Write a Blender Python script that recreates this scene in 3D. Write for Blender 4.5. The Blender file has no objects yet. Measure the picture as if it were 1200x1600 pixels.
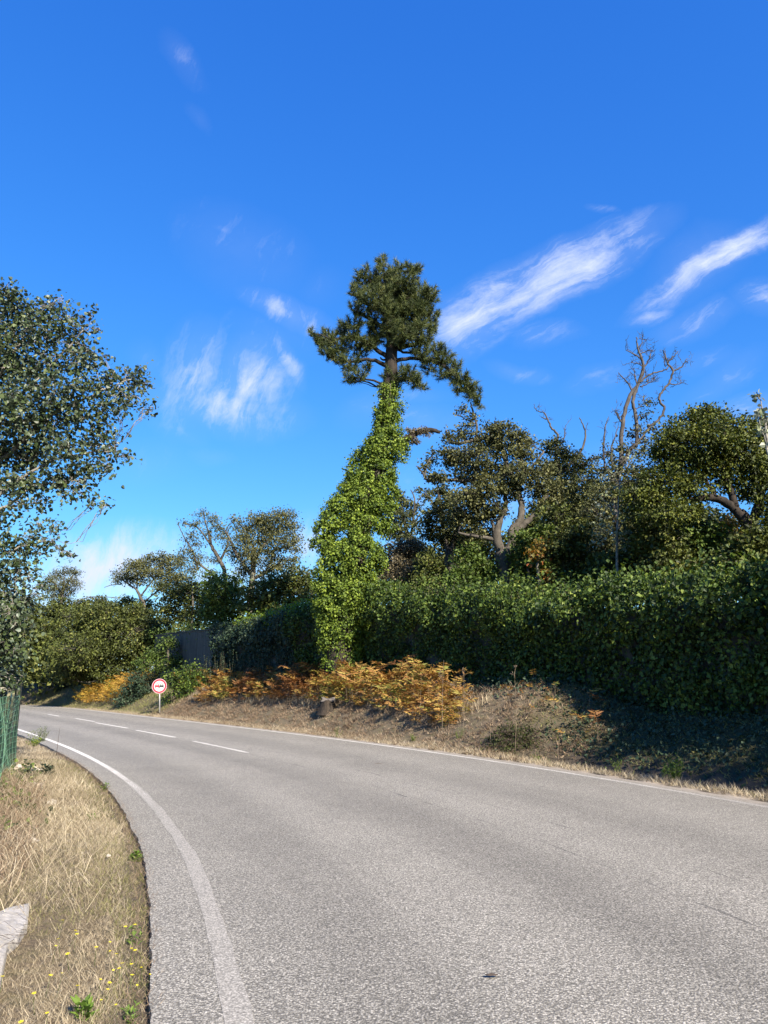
import bpy, math, random
import numpy as np
from mathutils import Vector, Matrix

random.seed(7)
rng = np.random.default_rng(7)
scene = bpy.context.scene
COL = scene.collection
R = math.radians

# ------------------------------------------------------------------ camera
CAM = np.array([0.0, 0.0, 1.5])
PITCH = math.atan((1073 - 800) / 1200.0)
cam_d = bpy.data.cameras.new('camera')
cam = bpy.data.objects.new('camera', cam_d); COL.objects.link(cam)
cam.location = CAM
cam.rotation_euler = (math.pi / 2 + PITCH, 0, 0)
cam_d.sensor_fit = 'VERTICAL'; cam_d.sensor_height = 36; cam_d.sensor_width = 27
cam_d.lens = 27.0
cam_d.clip_start = 0.05; cam_d.clip_end = 6000
scene.camera = cam

# ------------------------------------------------------------------ light
SUN_AZ = math.atan2(0.53, -0.85)          # clockwise from +Y
SUN_EL = R(33)
sun_vec = Vector((math.sin(SUN_AZ) * math.cos(SUN_EL), math.cos(SUN_AZ) * math.cos(SUN_EL), math.sin(SUN_EL)))
sd = bpy.data.lights.new('sun', 'SUN'); sd.energy = 5.0; sd.angle = R(0.53); sd.color = (1.0, 0.90, 0.76)
so = bpy.data.objects.new('sun', sd); COL.objects.link(so)
so.rotation_euler = sun_vec.to_track_quat('Z', 'Y').to_euler()
so.location = (20, -10, 30)

scene.view_settings.view_transform = 'Standard'
scene.view_settings.look = 'None'
scene.view_settings.gamma = 1.0
scene.view_settings.use_curve_mapping = False
scene.view_settings.exposure = 1.5
SKY_STRENGTH = 0.075


def ray(px, py):
    dx = (px - 600) / 1200.0; dy = (800 - py) / 1200.0
    return np.array([dx, math.cos(PITCH) - dy * math.sin(PITCH), math.sin(PITCH) + dy * math.cos(PITCH)])


def P(px, py, Y):
    d = ray(px, py)
    return CAM + d * (Y / d[1])


def pscale(py, Y):                        # metres per photo pixel at that depth
    return Y / ray(600, py)[1] / 1200.0


def G(px, py, z=0.0):
    d = ray(px, py)
    return CAM + d * ((z - CAM[2]) / d[2])


# ------------------------------------------------------------------ node helpers
def nnode(nt, typ, **kw):
    n = nt.nodes.new(typ)
    for k, v in kw.items():
        if k == 'inp':
            for a, b in v.items():
                if hasattr(b, 'is_output'):
                    nt.links.new(b, n.inputs[a])
                else:
                    n.inputs[a].default_value = b
        else:
            setattr(n, k, v)
    return n


def mth(nt, op, a, b=0.0, c=0.0, clamp=False):
    n = nnode(nt, 'ShaderNodeMath', operation=op, use_clamp=clamp)
    for i, v in enumerate((a, b, c)):
        if hasattr(v, 'is_output'):
            nt.links.new(v, n.inputs[i])
        else:
            n.inputs[i].default_value = v
    return n.outputs[0]


def mixc(nt, fac, a, b, blend='MIX'):
    n = nnode(nt, 'ShaderNodeMix', data_type='RGBA', blend_type=blend)
    for i, v in ((0, fac), (6, a), (7, b)):
        if hasattr(v, 'is_output'):
            nt.links.new(v, n.inputs[i])
        elif i == 0:
            n.inputs[0].default_value = v
        else:
            n.inputs[i].default_value = (*v[:3], 1)
    return n.outputs[2]


def ramp(nt, fac, stops, interp='LINEAR'):
    n = nnode(nt, 'ShaderNodeValToRGB'); n.color_ramp.interpolation = interp
    e = n.color_ramp.elements
    while len(e) < len(stops): e.new(0.5)
    for el, (p, c) in zip(e, stops):
        el.position = p
        el.color = (c, c, c, 1) if isinstance(c, (int, float)) else (*c, 1)
    nt.links.new(fac, n.inputs[0])
    return n.outputs[0]


def noise(nt, vec, scale, detail=4, rough=0.55, out=0, dist=0.0):
    n = nnode(nt, 'ShaderNodeTexNoise', inp={'Scale': scale, 'Detail': detail, 'Roughness': rough, 'Distortion': dist})
    if vec is not None: nt.links.new(vec, n.inputs['Vector'])
    return n.outputs[out]


# ------------------------------------------------------------------ sky
world = bpy.data.worlds.new('World'); scene.world = world
world.use_nodes = True
nt = world.node_tree; nt.nodes.clear()
sky = nnode(nt, 'ShaderNodeTexSky', sky_type='NISHITA')
sky.sun_disc = False
sky.sun_elevation = SUN_EL; sky.sun_rotation = SUN_AZ
sky.altitude = 200; sky.air_density = 1.15; sky.dust_density = 0.15; sky.ozone_density = 4.0
hs0 = nnode(nt, 'ShaderNodeHueSaturation', inp={'Hue': 0.5, 'Saturation': 1.25, 'Value': 1.25, 'Color': sky.outputs[0]})
ssp = nnode(nt, 'ShaderNodeSeparateColor', inp={0: hs0.outputs[0]})
hsv = nnode(nt, 'ShaderNodeCombineColor', inp={0: mth(nt, 'MULTIPLY', mth(nt, 'POWER', ssp.outputs[0], .93), .483), 1: mth(nt, 'MULTIPLY', mth(nt, 'POWER', ssp.outputs[1], .84), .81), 2: mth(nt, 'MULTIPLY', mth(nt, 'POWER', ssp.outputs[2], .55), 1.97)})
tc = nnode(nt, 'ShaderNodeTexCoord')
sep = nnode(nt, 'ShaderNodeSeparateXYZ', inp={0: tc.outputs['Generated']})
ay = mth(nt, 'MAXIMUM', mth(nt, 'ABSOLUTE', sep.outputs[1]), 0.05)
qx = mth(nt, 'DIVIDE', sep.outputs[0], ay); qz = mth(nt, 'DIVIDE', sep.outputs[2], ay)
q = nnode(nt, 'ShaderNodeCombineXYZ', inp={0: qx, 1: qz, 2: 0.0}).outputs[0]
# streak centre (given as the direction it is seen in), half length, half width, slope, density
CLOUDS = [
    (860, 432, 205, 30, 28, .95), (735, 500, 85, 34, 30, .75), (790, 448, 125, 24, 30, .65), (985, 362, 60, 16, 26, .45),
    (1130, 400, 170, 17, 31, .85), (1095, 410, 90, 34, 34, .30), (1008, 488, 45, 12, 15, .40), (1090, 500, 75, 17, 20, .42),
    (1200, 465, 50, 20, 10, .55), (855, 520, 50, 14, 5, .32), (815, 578, 50, 10, -12, .30), (935, 590, 50, 14, 20, .28),
    (1135, 590, 75, 16, 35, .30), (1160, 642, 60, 16, 15, .50), (1110, 560, 60, 12, 10, .2),
    (450, 485, 80, 17, -30, .62), (448, 558, 52, 12, -62, .58), (425, 520, 40, 50, 80, .2), (305, 590, 95, 40, 80, .52), (395, 592, 85, 46, 78, .58),
    (345, 630, 125, 32, -10, .60), (385, 650, 60, 9, -3, .45), (380, 390, 110, 44, -32, .20), (288, 95, 55, 14, -58, .22),
    (312, 185, 30, 8, -60, .14), (275, 672, 50, 12, -30, .22), (325, 712, 40, 9, 0, .22), (235, 560, 40, 20, -40, .16), (230, 720, 60, 24, 0, .14),
    (345, 355, 30, 8, -10, .22), (500, 450, 40, 22, 20, .10), (150, 890, 150, 40, 12, 1.0), (90, 930, 130, 40, 0, .6), (478, 852, 50, 34, 0, .72), (575, 640, 50, 22, 30, .22),
    (665, 655, 60, 20, -5, .34), (640, 615, 60, 12, 0, .25), (1040, 700, 150, 26, 10, .25), (645, 790, 60, 40, 0, .3), (945, 325, 25, 5, -10, .25),
    (360, 900, 160, 34, 5, .5), (800, 800, 300, 60, 5, .25),
]
wv = nnode(nt, 'ShaderNodeTexNoise', inp={'Scale': 7.0, 'Detail': 7.0, 'Roughness': .6, 'Vector': q})
warp = nnode(nt, 'ShaderNodeVectorMath', operation='MULTIPLY_ADD', inp={0: wv.outputs[1], 1: (0.05, 0.05, 0), 2: q}).outputs[0]
warp = nnode(nt, 'ShaderNodeVectorMath', operation='ADD', inp={0: warp, 1: (-.025, -.025, 0)}).outputs[0]
tot = None
for (cx, cy, hl, hw, ang, den) in CLOUDS:
    d = ray(cx, cy); s = 1 / 1200.0 / d[1]
    m = nnode(nt, 'ShaderNodeMapping', vector_type='TEXTURE')
    nt.links.new(warp, m.inputs[0])
    m.inputs['Location'].default_value = (d[0] / d[1], d[2] / d[1], 0)
    m.inputs['Rotation'].default_value = (0, 0, R(ang))
    m.inputs['Scale'].default_value = (hl * s * 1.3, hw * s * 1.9, 1)
    g = nnode(nt, 'ShaderNodeTexGradient', gradient_type='SPHERICAL'); nt.links.new(m.outputs[0], g.inputs[0])
    v = mth(nt, 'MULTIPLY', g.outputs[1], den)
    tot = v if tot is None else mth(nt, 'MAXIMUM', tot, v)
def fibre(ang, sc, st):
    m = nnode(nt, 'ShaderNodeMapping', vector_type='TEXTURE'); nt.links.new(warp, m.inputs[0])
    m.inputs['Rotation'].default_value = (0, 0, R(ang)); m.inputs['Scale'].default_value = (st, 1.0, 1)
    return noise(nt, m.outputs[0], sc, 9, 0.7, dist=0.35)
fr = nnode(nt, 'ShaderNodeMapRange', inp={0: qx, 1: -.12, 2: 0.02}).outputs[0]
mf = nnode(nt, 'ShaderNodeMix', inp={0: fr, 2: fibre(72, 30, 3.2), 3: fibre(31, 38, 5.5)}).outputs[0]
n2 = noise(nt, warp, 9, 7, 0.65)
v = mth(nt, 'ADD', tot, mth(nt, 'ADD', mth(nt, 'MULTIPLY', mth(nt, 'SUBTRACT', mf, .5), 2.3), mth(nt, 'MULTIPLY', mth(nt, 'SUBTRACT', n2, .5), 1.0)))
v = mth(nt, 'MULTIPLY', mth(nt, 'SUBTRACT', v, .20), 1.15, clamp=True)
v = mth(nt, 'MULTIPLY', v, mth(nt, 'MULTIPLY', tot, 2.2, clamp=True))
dens = mth(nt, 'ADD', mth(nt, 'MULTIPLY', v, .80), mth(nt, 'MULTIPLY', mth(nt, 'MULTIPLY', tot, n2), .48), clamp=True)
skyc = mixc(nt, dens, hsv.outputs[0], (3.9, 4.3, 5.4))
bg = nnode(nt, 'ShaderNodeBackground', inp={0: skyc, 1: SKY_STRENGTH})
wo = nnode(nt, 'ShaderNodeOutputWorld', inp={0: bg.outputs[0]})

# ------------------------------------------------------------------ road curve
Q = [3.8217536, -0.24564843, 0.11583625, 2.25256814, -3.45029, 1.12601137, 0.748032]
HW = 3.633                                # centre to edge line


def build_curve():
    n = 751; s = np.linspace(0, 75, n); u = s / 75
    th = Q[2] + Q[3] * u + Q[4] * u ** 2 + Q[5] * u ** 3 + Q[6] * u ** 4
    tx, ty = -np.sin(th), np.cos(th)
    h = s[1]
    x = Q[0] + np.r_[0, np.cumsum((tx[1:] + tx[:-1]) / 2)] * h
    y = Q[1] + np.r_[0, np.cumsum((ty[1:] + ty[:-1]) / 2)] * h
    def ext(x0, y0, t0, kappa, L, sg):
        m = int(L / .25); ss = np.arange(1, m + 1) * .25
        t = t0 + sg * kappa * ss
        ex = x0 + sg * np.cumsum(-np.sin(t)) * .25; ey = y0 + sg * np.cumsum(np.cos(t)) * .25
        return ex, ey, ss * sg, t
    bx, by, bs, bt = ext(x[0], y[0], th[0], .012, 45, -1)
    fx, fy, fs, ft = ext(x[-1], y[-1], th[-1], .036, 45, 1)
    s = s[::3]; x = x[::3]; y = y[::3]; th = th[::3]
    return (np.r_[bx[::-1], x, fx], np.r_[by[::-1], y, fy], np.r_[bt[::-1], th, ft], np.r_[bs[::-1], s, 75 + fs])


CX, CY, CT, CS = build_curve()
TX, TY = -np.sin(CT), np.cos(CT)


def su(x, y):
    """arc length and lateral offset (right positive) of plan points"""
    x = np.atleast_1d(np.asarray(x, float)); y = np.atleast_1d(np.asarray(y, float))
    S = np.empty_like(x); U = np.empty_like(x)
    for a in range(0, len(x), 20000):
        xx, yy = x[a:a + 20000], y[a:a + 20000]
        d = (xx[:, None] - CX) ** 2 + (yy[:, None] - CY) ** 2
        i = d.argmin(1)
        ex, ey = xx - CX[i], yy - CY[i]
        U[a:a + 20000] = ex * TY[i] - ey * TX[i]
        S[a:a + 20000] = CS[i] + ex * TX[i] + ey * TY[i]
    return S, U


def xy(s, u):
    x = np.interp(s, CS, CX); y = np.interp(s, CS, CY); t = np.interp(s, CS, CT)
    return x + u * np.cos(t), y + u * np.sin(t)


def sm(a, b, x):
    t = np.clip((x - a) / (b - a), 0, 1); return t * t * (3 - 2 * t)


def vn(x, y, f, seed=0):                  # cheap smooth value noise, -1..1
    x = x * f + seed * 17.3; y = y * f + seed * 9.1
    xi = np.floor(x); yi = np.floor(y); fx = x - xi; fy = y - yi
    fx = fx * fx * (3 - 2 * fx); fy = fy * fy * (3 - 2 * fy)
    def h(a, b):
        v = np.sin(a * 127.1 + b * 311.7 + seed * 74.7) * 43758.5453
        return (v - np.floor(v)) * 2 - 1
    return (h(xi, yi) * (1 - fx) + h(xi + 1, yi) * fx) * (1 - fy) + (h(xi, yi + 1) * (1 - fx) + h(xi + 1, yi + 1) * fx) * fy


S_DITCH = float(su(*G(745, 1180)[:2])[0][0])      # ditch nearer than this, bank beyond
S_SIGN = float(su(*G(249, 1117)[:2])[0][0])
EDGE_R = HW + 0.32; EDGE_L = HW + 0.40
S_E = np.array([-60, float(su(*G(1200, 1255)[:2])[0][0]), S_DITCH, S_DITCH + 6, 33, 60, 140])


def height(x, y):
    sh = np.shape(x)
    x = np.ravel(np.asarray(x, float)); y = np.ravel(np.asarray(y, float))
    s, u = su(x, y)
    r = u - EDGE_R; l = -u - EDGE_L
    B = sm(S_DITCH - 1.8, S_DITCH + 1.5, s)
    bank = (1.60 + .12 * vn(x, y, .6, 3)) * (.6 * sm(.3, 3.6, r) + .4 * np.clip((r - .45) / 3.2, 0, 1)) + .07 * vn(x, y, 1.9, 5) * sm(.3, 1, r)
    ditch = -.32 * sm(.55, 1.2, r) * (1 - sm(1.5, 2.3, r)) + .95 * sm(1.7, 4.4, r) + .05 * vn(x, y, 2.5, 6) * sm(.5, 1, r)
    zr = B * bank + (1 - B) * ditch + .045 * np.clip(r - 3.4, 0, 60) - .01
    zr = zr + .02 * vn(x, y, 3.5, 8) * sm(.05, .5, r)
    zl = -.05 + .045 * sm(.05, .3, l) + .14 * sm(.6, 1.8, l) + .05 * vn(x, y, 1.4, 2) * sm(.2, 1.2, l) + .02 * np.clip(l - 3, 0, 30)
    far = sm(60, 130, np.hypot(x, y - 20))
    z = np.where(r > 0, zr, np.where(l > 0, zl, -.065 + .045 * sm(-.25, 0, r)))
    z = np.where((r <= 0) & (l <= 0), z, z * 1.0)
    z = z + far * .02
    return z.reshape(sh)


# ------------------------------------------------------------------ object helpers
def tag(o, label=None, cat=None, group=None, kind=None):
    if label: o['label'] = label
    if cat: o['category'] = cat
    if group: o['group'] = group
    if kind: o['kind'] = kind
    return o


def empty(name, loc, label=None, cat=None, group=None):
    o = bpy.data.objects.new(name, None); COL.objects.link(o); o.location = loc
    o.empty_display_size = .2
    return tag(o, label, cat, group)


def mesh_obj(name, V, F, mat, parent=None, attr=None, smooth=False, uv=None):
    """V (n,3), F (m,k) constant-size faces, or list of such arrays; world coordinates"""
    V = np.asarray(V, np.float32)
    if parent is not None: V = V - np.array(parent_world(parent), np.float32)
    Fs = F if isinstance(F, list) else [F]
    Fs = [np.asarray(f, np.int32) for f in Fs if len(f)]
    me = bpy.data.meshes.new(name)
    me.vertices.add(len(V)); me.vertices.foreach_set('co', V.ravel())
    nl = sum(f.size for f in Fs); npol = sum(len(f) for f in Fs)
    me.loops.add(nl); me.polygons.add(npol)
    me.loops.foreach_set('vertex_index', np.concatenate([f.ravel() for f in Fs]))
    tots = np.concatenate([np.full(len(f), f.shape[1], np.int32) for f in Fs])
    me.polygons.foreach_set('loop_start', np.r_[0, np.cumsum(tots)[:-1]].astype(np.int32))
    me.polygons.foreach_set('use_smooth', np.full(npol, bool(smooth)))
    if attr is not None:
        a = me.attributes.new('tint', 'FLOAT_COLOR', 'POINT')
        c = np.zeros((len(V), 4), np.float32); c[:, :attr.shape[1]] = attr; c[:, 3] = 1
        a.data.foreach_set('color', c.ravel())
    if uv is not None:
        ul = me.uv_layers.new(name='UVMap')
        idx = np.concatenate([f.ravel() for f in Fs])
        ul.data.foreach_set('uv', np.asarray(uv, np.float32)[idx].ravel())
    me.update(calc_edges=True)
    if mat: me.materials.append(mat)
    o = bpy.data.objects.new(name, me); COL.objects.link(o)
    if parent is not None: o.parent = parent
    return o


def parent_world(p):
    v = np.zeros(3)
    while p is not None:
        v += np.array(p.location); p = p.parent
    return v


def unit(a):
    return a / np.maximum(np.linalg.norm(a, axis=-1, keepdims=True), 1e-9)


def tube(pts, rad, k=8, cap=True, jit=0.0):
    pts = np.asarray(pts, float); n = len(pts); rad = np.broadcast_to(rad, n)
    t = unit(np.gradient(pts, axis=0))
    ref = np.array([0.31, 0.2, 0.93]) if abs(t[:, 2]).mean() < .8 else np.array([1.0, .1, 0])
    a = unit(np.cross(t, ref)); b = np.cross(t, a)
    ang = np.arange(k) / k * 2 * np.pi
    rr = rad[:, None] * (1 + jit * (rng.random((n, k)) - .5) * 2)
    V = pts[:, None] + rr[..., None] * (np.cos(ang)[None, :, None] * a[:, None] + np.sin(ang)[None, :, None] * b[:, None])
    V = V.reshape(-1, 3)
    i = np.arange(n - 1)[:, None] * k; j = np.arange(k)[None]; j2 = (j + 1) % k
    F = np.stack([i + j, i + j2, i + k + j2, i + k + j], -1).reshape(-1, 4)
    if cap:
        V = np.vstack([V, pts[0], pts[-1]])
        c0 = len(V) - 2; c1 = len(V) - 1; jj = np.arange(k)
        T = np.vstack([np.stack([np.full(k, c0), (jj + 1) % k, jj], 1), np.stack([np.full(k, c1), (n - 1) * k + jj, (n - 1) * k + (jj + 1) % k], 1)])
        return V, F, T
    return V, F, np.zeros((0, 3), int)


class Acc:                                # collects pieces into one mesh
    def __init__(s): s.V = []; s.F = {}; s.n = 0; s.A = []; s.U = []
    def add(s, V, *Fs, attr=None):
        for f in Fs:
            f = np.asarray(f)
            if len(f): s.F.setdefault(f.shape[1], []).append(f + s.n)
        s.V.append(np.asarray(V, float)); s.n += len(V)
        if attr is not None: s.A.append(attr)
    def tube(s, pts, rad, k=8, jit=0.0): s.add(*tube(pts, rad, k, True, jit))
    def box(s, c, sx, sy, sz, rz=0, tilt=None):
        v = np.array([[x, y, z] for z in (-.5, .5) for y in (-.5, .5) for x in (-.5, .5)]) * [sx, sy, sz]
        if tilt is not None: v = v @ np.array(tilt).T
        ca, sa = math.cos(rz), math.sin(rz)
        v = v @ np.array([[ca, sa, 0], [-sa, ca, 0], [0, 0, 1]]) + c
        s.add(v, [[0, 2, 3, 1], [4, 5, 7, 6], [0, 1, 5, 4], [2, 6, 7, 3], [0, 4, 6, 2], [1, 3, 7, 5]])
    def build(s, name, mat, parent=None, smooth=False):
        if not s.V: return None
        return mesh_obj(name, np.vstack(s.V), [np.vstack(f) for f in s.F.values()], mat, parent,
                        attr=np.vstack(s.A) if s.A else None, smooth=smooth)


def smooth_line(pts, n=None, wob=0.0):
    """Catmull-Rom through points with columns x y z r"""
    pts = np.asarray(pts, float)
    if len(pts) < 3 and not wob: 
        pass
    p = np.vstack([2 * pts[0] - pts[1], pts, 2 * pts[-1] - pts[-2]])
    out = []
    for i in range(1, len(p) - 2):
        m = n or 5
        for t in np.arange(m) / m:
            a, b, c, d = p[i - 1], p[i], p[i + 1], p[i + 2]
            out.append(.5 * ((2 * b) + (c - a) * t + (2 * a - 5 * b + 4 * c - d) * t * t + (3 * b - a - 3 * c + d) * t ** 3))
    out.append(p[-2])
    out = np.array(out)
    if wob:
        w = rng.normal(0, wob, (len(out), 3)); w[0] = 0
        out[:, :3] += w
    return out


# leaf templates: (verts (u along, v across, w up), faces)
DIAMOND = (np.array([[0, 0, 0], [.45, .36, .10], [1, 0, -.06], [.45, -.36, .10]]), np.array([[0, 2, 1], [0, 3, 2]]))
HEART = (np.array([[0, 0, 0], [.12, .40, .08], [.5, .44, .10], [1, 0, -.1], [.5, -.44, .10], [.12, -.40, .08]]), np.array([[0, 2, 1], [0, 3, 2], [0, 4, 3], [0, 5, 4]]))
IVYL = (np.array([[0, 0, 0], [.35, .46, .10], [1, 0, -.10], [.35, -.46, .10]]), np.array([[0, 2, 1], [0, 3, 2]]))


def leaves(name, pos, dirv, nrm, size, mat, parent=None, tmpl=DIAMOND, clump=None, kind='stuff'):
    N = len(pos)
    T, F = tmpl
    d = unit(dirv); s = unit(np.cross(nrm, d)); w = np.cross(d, s)
    size = np.broadcast_to(np.asarray(size, float), N)[:, None, None]
    V = pos[:, None] + size * (T[None, :, 0, None] * d[:, None] + T[None, :, 1, None] * s[:, None] + T[None, :, 2, None] * w[:, None])
    FF = (np.arange(N)[:, None, None] * len(T) + F[None]).reshape(-1, F.shape[1])
    a = np.zeros((N, len(T), 3)); a[..., 0] = rng.random(N)[:, None]
    if clump is not None: a[..., 1] = clump[:, None]
    o = mesh_obj(name, V.reshape(-1, 3), FF, mat, parent, attr=a.reshape(-1, 3))
    if kind: o['kind'] = kind
    return o


# ------------------------------------------------------------------ materials
def newmat(name):
    m = bpy.data.materials.new(name); m.use_nodes = True
    nt = m.node_tree; nt.nodes.clear()
    out = nnode(nt, 'ShaderNodeOutputMaterial')
    return m, nt, out


def leafmat(name, stops, rough=.5, trans=.3, spec=.35, clumpmix=.5, under=None, tcol=None):
    """colour from a ramp over per-leaf and per-clump random values"""
    m, nt, out = newmat(name)
    at = nnode(nt, 'ShaderNodeAttribute', attribute_name='tint')
    sp = nnode(nt, 'ShaderNodeSeparateColor', inp={0: at.outputs[0]})
    f = mth(nt, 'ADD', mth(nt, 'MULTIPLY', sp.outputs[0], 1 - clumpmix), mth(nt, 'MULTIPLY', sp.outputs[1], clumpmix), clamp=True)
    c = ramp(nt, f, stops)
    if under:
        geo = nnode(nt, 'ShaderNodeNewGeometry')
        c = mixc(nt, geo.outputs['Backfacing'], c, under)
    b = nnode(nt, 'ShaderNodeBsdfPrincipled', inp={'Base Color': c, 'Roughness': rough, 'Specular IOR Level': spec})
    hs = nnode(nt, 'ShaderNodeHueSaturation', inp={'Hue': .485, 'Saturation': 1.15, 'Value': 1.5, 'Color': c})
    tr = nnode(nt, 'ShaderNodeBsdfTranslucent', inp={0: hs.outputs[0]})
    mx = nnode(nt, 'ShaderNodeMixShader', inp={0: trans, 1: b.outputs[0], 2: tr.outputs[0]})
    nt.links.new(mx.outputs[0], out.inputs[0])
    return m


def surfmat(name, cA, cB, scale=8, rough=.85, bump=.3, stretch=(1, 1, 1), cC=None, bscale=None, coords='Object', metal=0.0, spec=.3):
    m, nt, out = newmat(name)
    tc = nnode(nt, 'ShaderNodeTexCoord')
    mp = nnode(nt, 'ShaderNodeMapping', inp={0: tc.outputs[coords]}); mp.inputs['Scale'].default_value = stretch
    n = noise(nt, mp.outputs[0], scale, 6, .62)
    c = ramp(nt, n, [(.32, cA), (.68, cB)])
    if cC is not None:
        n3 = noise(nt, mp.outputs[0], scale * .3, 5, .65)
        c = mixc(nt, ramp(nt, n3, [(.48, 0.0), (.62, 1.0)]), c, cC)
    b = nnode(nt, 'ShaderNodeBsdfPrincipled', inp={'Base Color': c, 'Roughness': rough, 'Metallic': metal, 'Specular IOR Level': spec})
    if bump:
        n2 = noise(nt, mp.outputs[0], bscale or scale * 2.5, 6, .7)
        bp = nnode(nt, 'ShaderNodeBump', inp={'Strength': bump, 'Distance': .03, 'Height': n2})
        nt.links.new(bp.outputs[0], b.inputs['Normal'])
    nt.links.new(b.outputs[0], out.inputs[0])
    return m


def flatmat(name, col, rough=.5, metal=0.0):
    return surfmat(name, tuple(c * .93 for c in col), col, 25, rough, 0, metal=metal)


M = {}
M['bark'] = surfmat('oak_bark', (.025, .02, .014), (.12, .10, .075), 7, .9, .8, (1, 1, .25), cC=(.13, .13, .10))
M['bark_dark'] = surfmat('pine_bark', (.009, .007, .0055), (.038, .029, .022), 9, .9, .8, (1, 1, .3))
M['bark_grey'] = surfmat('lichened_bark', (.03, .026, .02), (.115, .10, .082), 9, .9, .6, (1, 1, .4), cC=(.06, .052, .04))
M['bark_white'] = surfmat('poplar_bark', (.10, .09, .075), (.30, .28, .24), 6, .8, .4, (1, 1, .6), cC=(.05, .045, .035))
M['deadwood'] = surfmat('dead_wood', (.028, .024, .022), (.10, .088, .08), 8, .9, .5, (1, 1, .4))
M['oak'] = leafmat('oak_leaf', [(0, (.011, .014, .006)), (.4, (.032, .040, .011)), (.72, (.078, .088, .022)), (1, (.16, .16, .045))], .58, .12, .25)
M['oak_grey'] = leafmat('grey_oak_leaf', [(0, (.018, .020, .008)), (.4, (.050, .056, .018)), (.75, (.112, .114, .038)), (1, (.20, .19, .08))], .58, .12, .25)
M['oak_bright'] = leafmat('bright_oak_leaf', [(0, (.012, .017, .004)), (.4, (.036, .049, .008)), (.72, (.098, .118, .017)), (1, (.19, .19, .033))], .58, .15, .25)  # brighter, greener leaf tone for the domed oak
M['ivy'] = leafmat('ivy_leaf', [(0, (.010, .022, .003)), (.35, (.050, .084, .009)), (.65, (.130, .185, .019)), (1, (.24, .30, .042))], .58, .18, .25)
M['hedge'] = leafmat('hedge_leaf', [(0, (.006, .013, .003)), (.4, (.020, .040, .007)), (.70, (.080, .124, .018)), (1, (.19, .23, .045))], .58, .2, .25)
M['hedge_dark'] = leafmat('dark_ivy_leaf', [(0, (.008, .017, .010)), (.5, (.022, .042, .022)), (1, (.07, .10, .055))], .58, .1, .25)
M['vine'] = leafmat('vine_leaf', [(0, (.07, .13, .015)), (.5, (.14, .21, .02)), (.9, (.24, .27, .03)), (1, (.35, .16, .04))], .4, .4, .4)
M['shrub'] = leafmat('shrub_leaf', [(0, (.014, .019, .005)), (.45, (.044, .056, .012)), (.78, (.100, .118, .024)), (1, (.19, .18, .05))], .58, .15, .25)
M['shrub_green'] = leafmat('green_shrub_leaf', [(0, (.014, .026, .006)), (.45, (.046, .076, .013)), (.78, (.10, .145, .026)), (1, (.20, .22, .05))], .58, .2, .25)
M['shrub_brown'] = leafmat('brown_shrub_leaf', [(0, (.05, .045, .03)), (.45, (.11, .095, .055)), (.8, (.17, .14, .08)), (1, (.26, .22, .14))], .6, .2, .3)
M['autumn'] = leafmat('autumn_leaf', [(0, (.05, .06, .015)), (.45, (.13, .11, .022)), (.8, (.25, .13, .03)), (1, (.30, .09, .03))], .5, .35, .3)
M['poplar'] = leafmat('poplar_leaf', [(0, (.010, .018, .006)), (.5, (.030, .048, .014)), (.85, (.070, .095, .028)), (1, (.17, .19, .09))], .48, .12, .4, under=(.075, .10, .062))
M['sapling'] = leafmat('sapling_leaf', [(0, (.05, .07, .03)), (.5, (.11, .14, .06)), (1, (.22, .24, .13))], .5, .2, .4, under=(.22, .24, .17))
M['needle'] = leafmat('pine_needle', [(0, (.010, .017, .007)), (.4, (.036, .052, .016)), (.75, (.095, .115, .032)), (1, (.19, .19, .07))], .58, .1, .25)
M['bracken'] = leafmat('bracken_frond', [(0, (.055, .026, .013)), (.25, (.15, .066, .024)), (.5, (.25, .13, .042)), (.7, (.33, .225, .06)), (.84, (.20, .20, .045)), (1, (.10, .14, .03))], .6, .3, .2, clumpmix=.62)
M['bracken_y'] = leafmat('yellow_bracken_frond', [(0, (.16, .08, .02)), (.3, (.30, .17, .035)), (.65, (.40, .27, .05)), (1, (.22, .24, .05))], .6, .3, .2, clumpmix=.55)
M['straw'] = leafmat('straw_blade', [(0, (.09, .066, .040)), (.3, (.20, .158, .10)), (.6, (.34, .285, .19)), (.85, (.46, .395, .28)), (1, (.58, .52, .40))], .6, .2, .25, clumpmix=.35)
M['straw_dull'] = leafmat('dull_straw_blade', [(0, (.062, .041, .027)), (.4, (.150, .105, .068)), (.75, (.26, .195, .128)), (1, (.42, .34, .24))], .7, .15, .2, clumpmix=.45)
M['olive'] = leafmat('olive_blade', [(0, (.09, .095, .03)), (.5, (.17, .17, .06)), (1, (.30, .28, .11))], .5, .3, .3, clumpmix=.3)
M['weed'] = leafmat('weed_leaf', [(0, (.05, .09, .015)), (.5, (.10, .17, .025)), (1, (.20, .27, .05))], .45, .35, .4)
M['twig'] = surfmat('dry_twig', (.11, .085, .055), (.26, .20, .14), 20, .8, 0)
M['twig_dark'] = surfmat('dark_twig', (.03, .022, .018), (.10, .075, .055), 20, .9, 0)
M['post'] = surfmat('weathered_post', (.11, .10, .055), (.24, .22, .13), 14, .9, .3, (1, 1, .2))
M['stake'] = surfmat('dark_stake', (.03, .045, .03), (.07, .085, .06), 14, .9, .3)
M['stone'] = surfmat('pale_stone', (.26, .23, .19), (.46, .42, .36), 12, .9, .4)
M['slab'] = surfmat('white_slab', (.30, .28, .25), (.52, .49, .45), 14, .85, .9, cC=(.40, .37, .32))
M['stump'] = surfmat('stump_bark', (.010, .008, .006), (.05, .038, .028), 14, .95, .7, (1, 1, .4))
M['stump_top'] = surfmat('stump_cut', (.05, .042, .035), (.16, .14, .12), 14, .9, .4)
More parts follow.
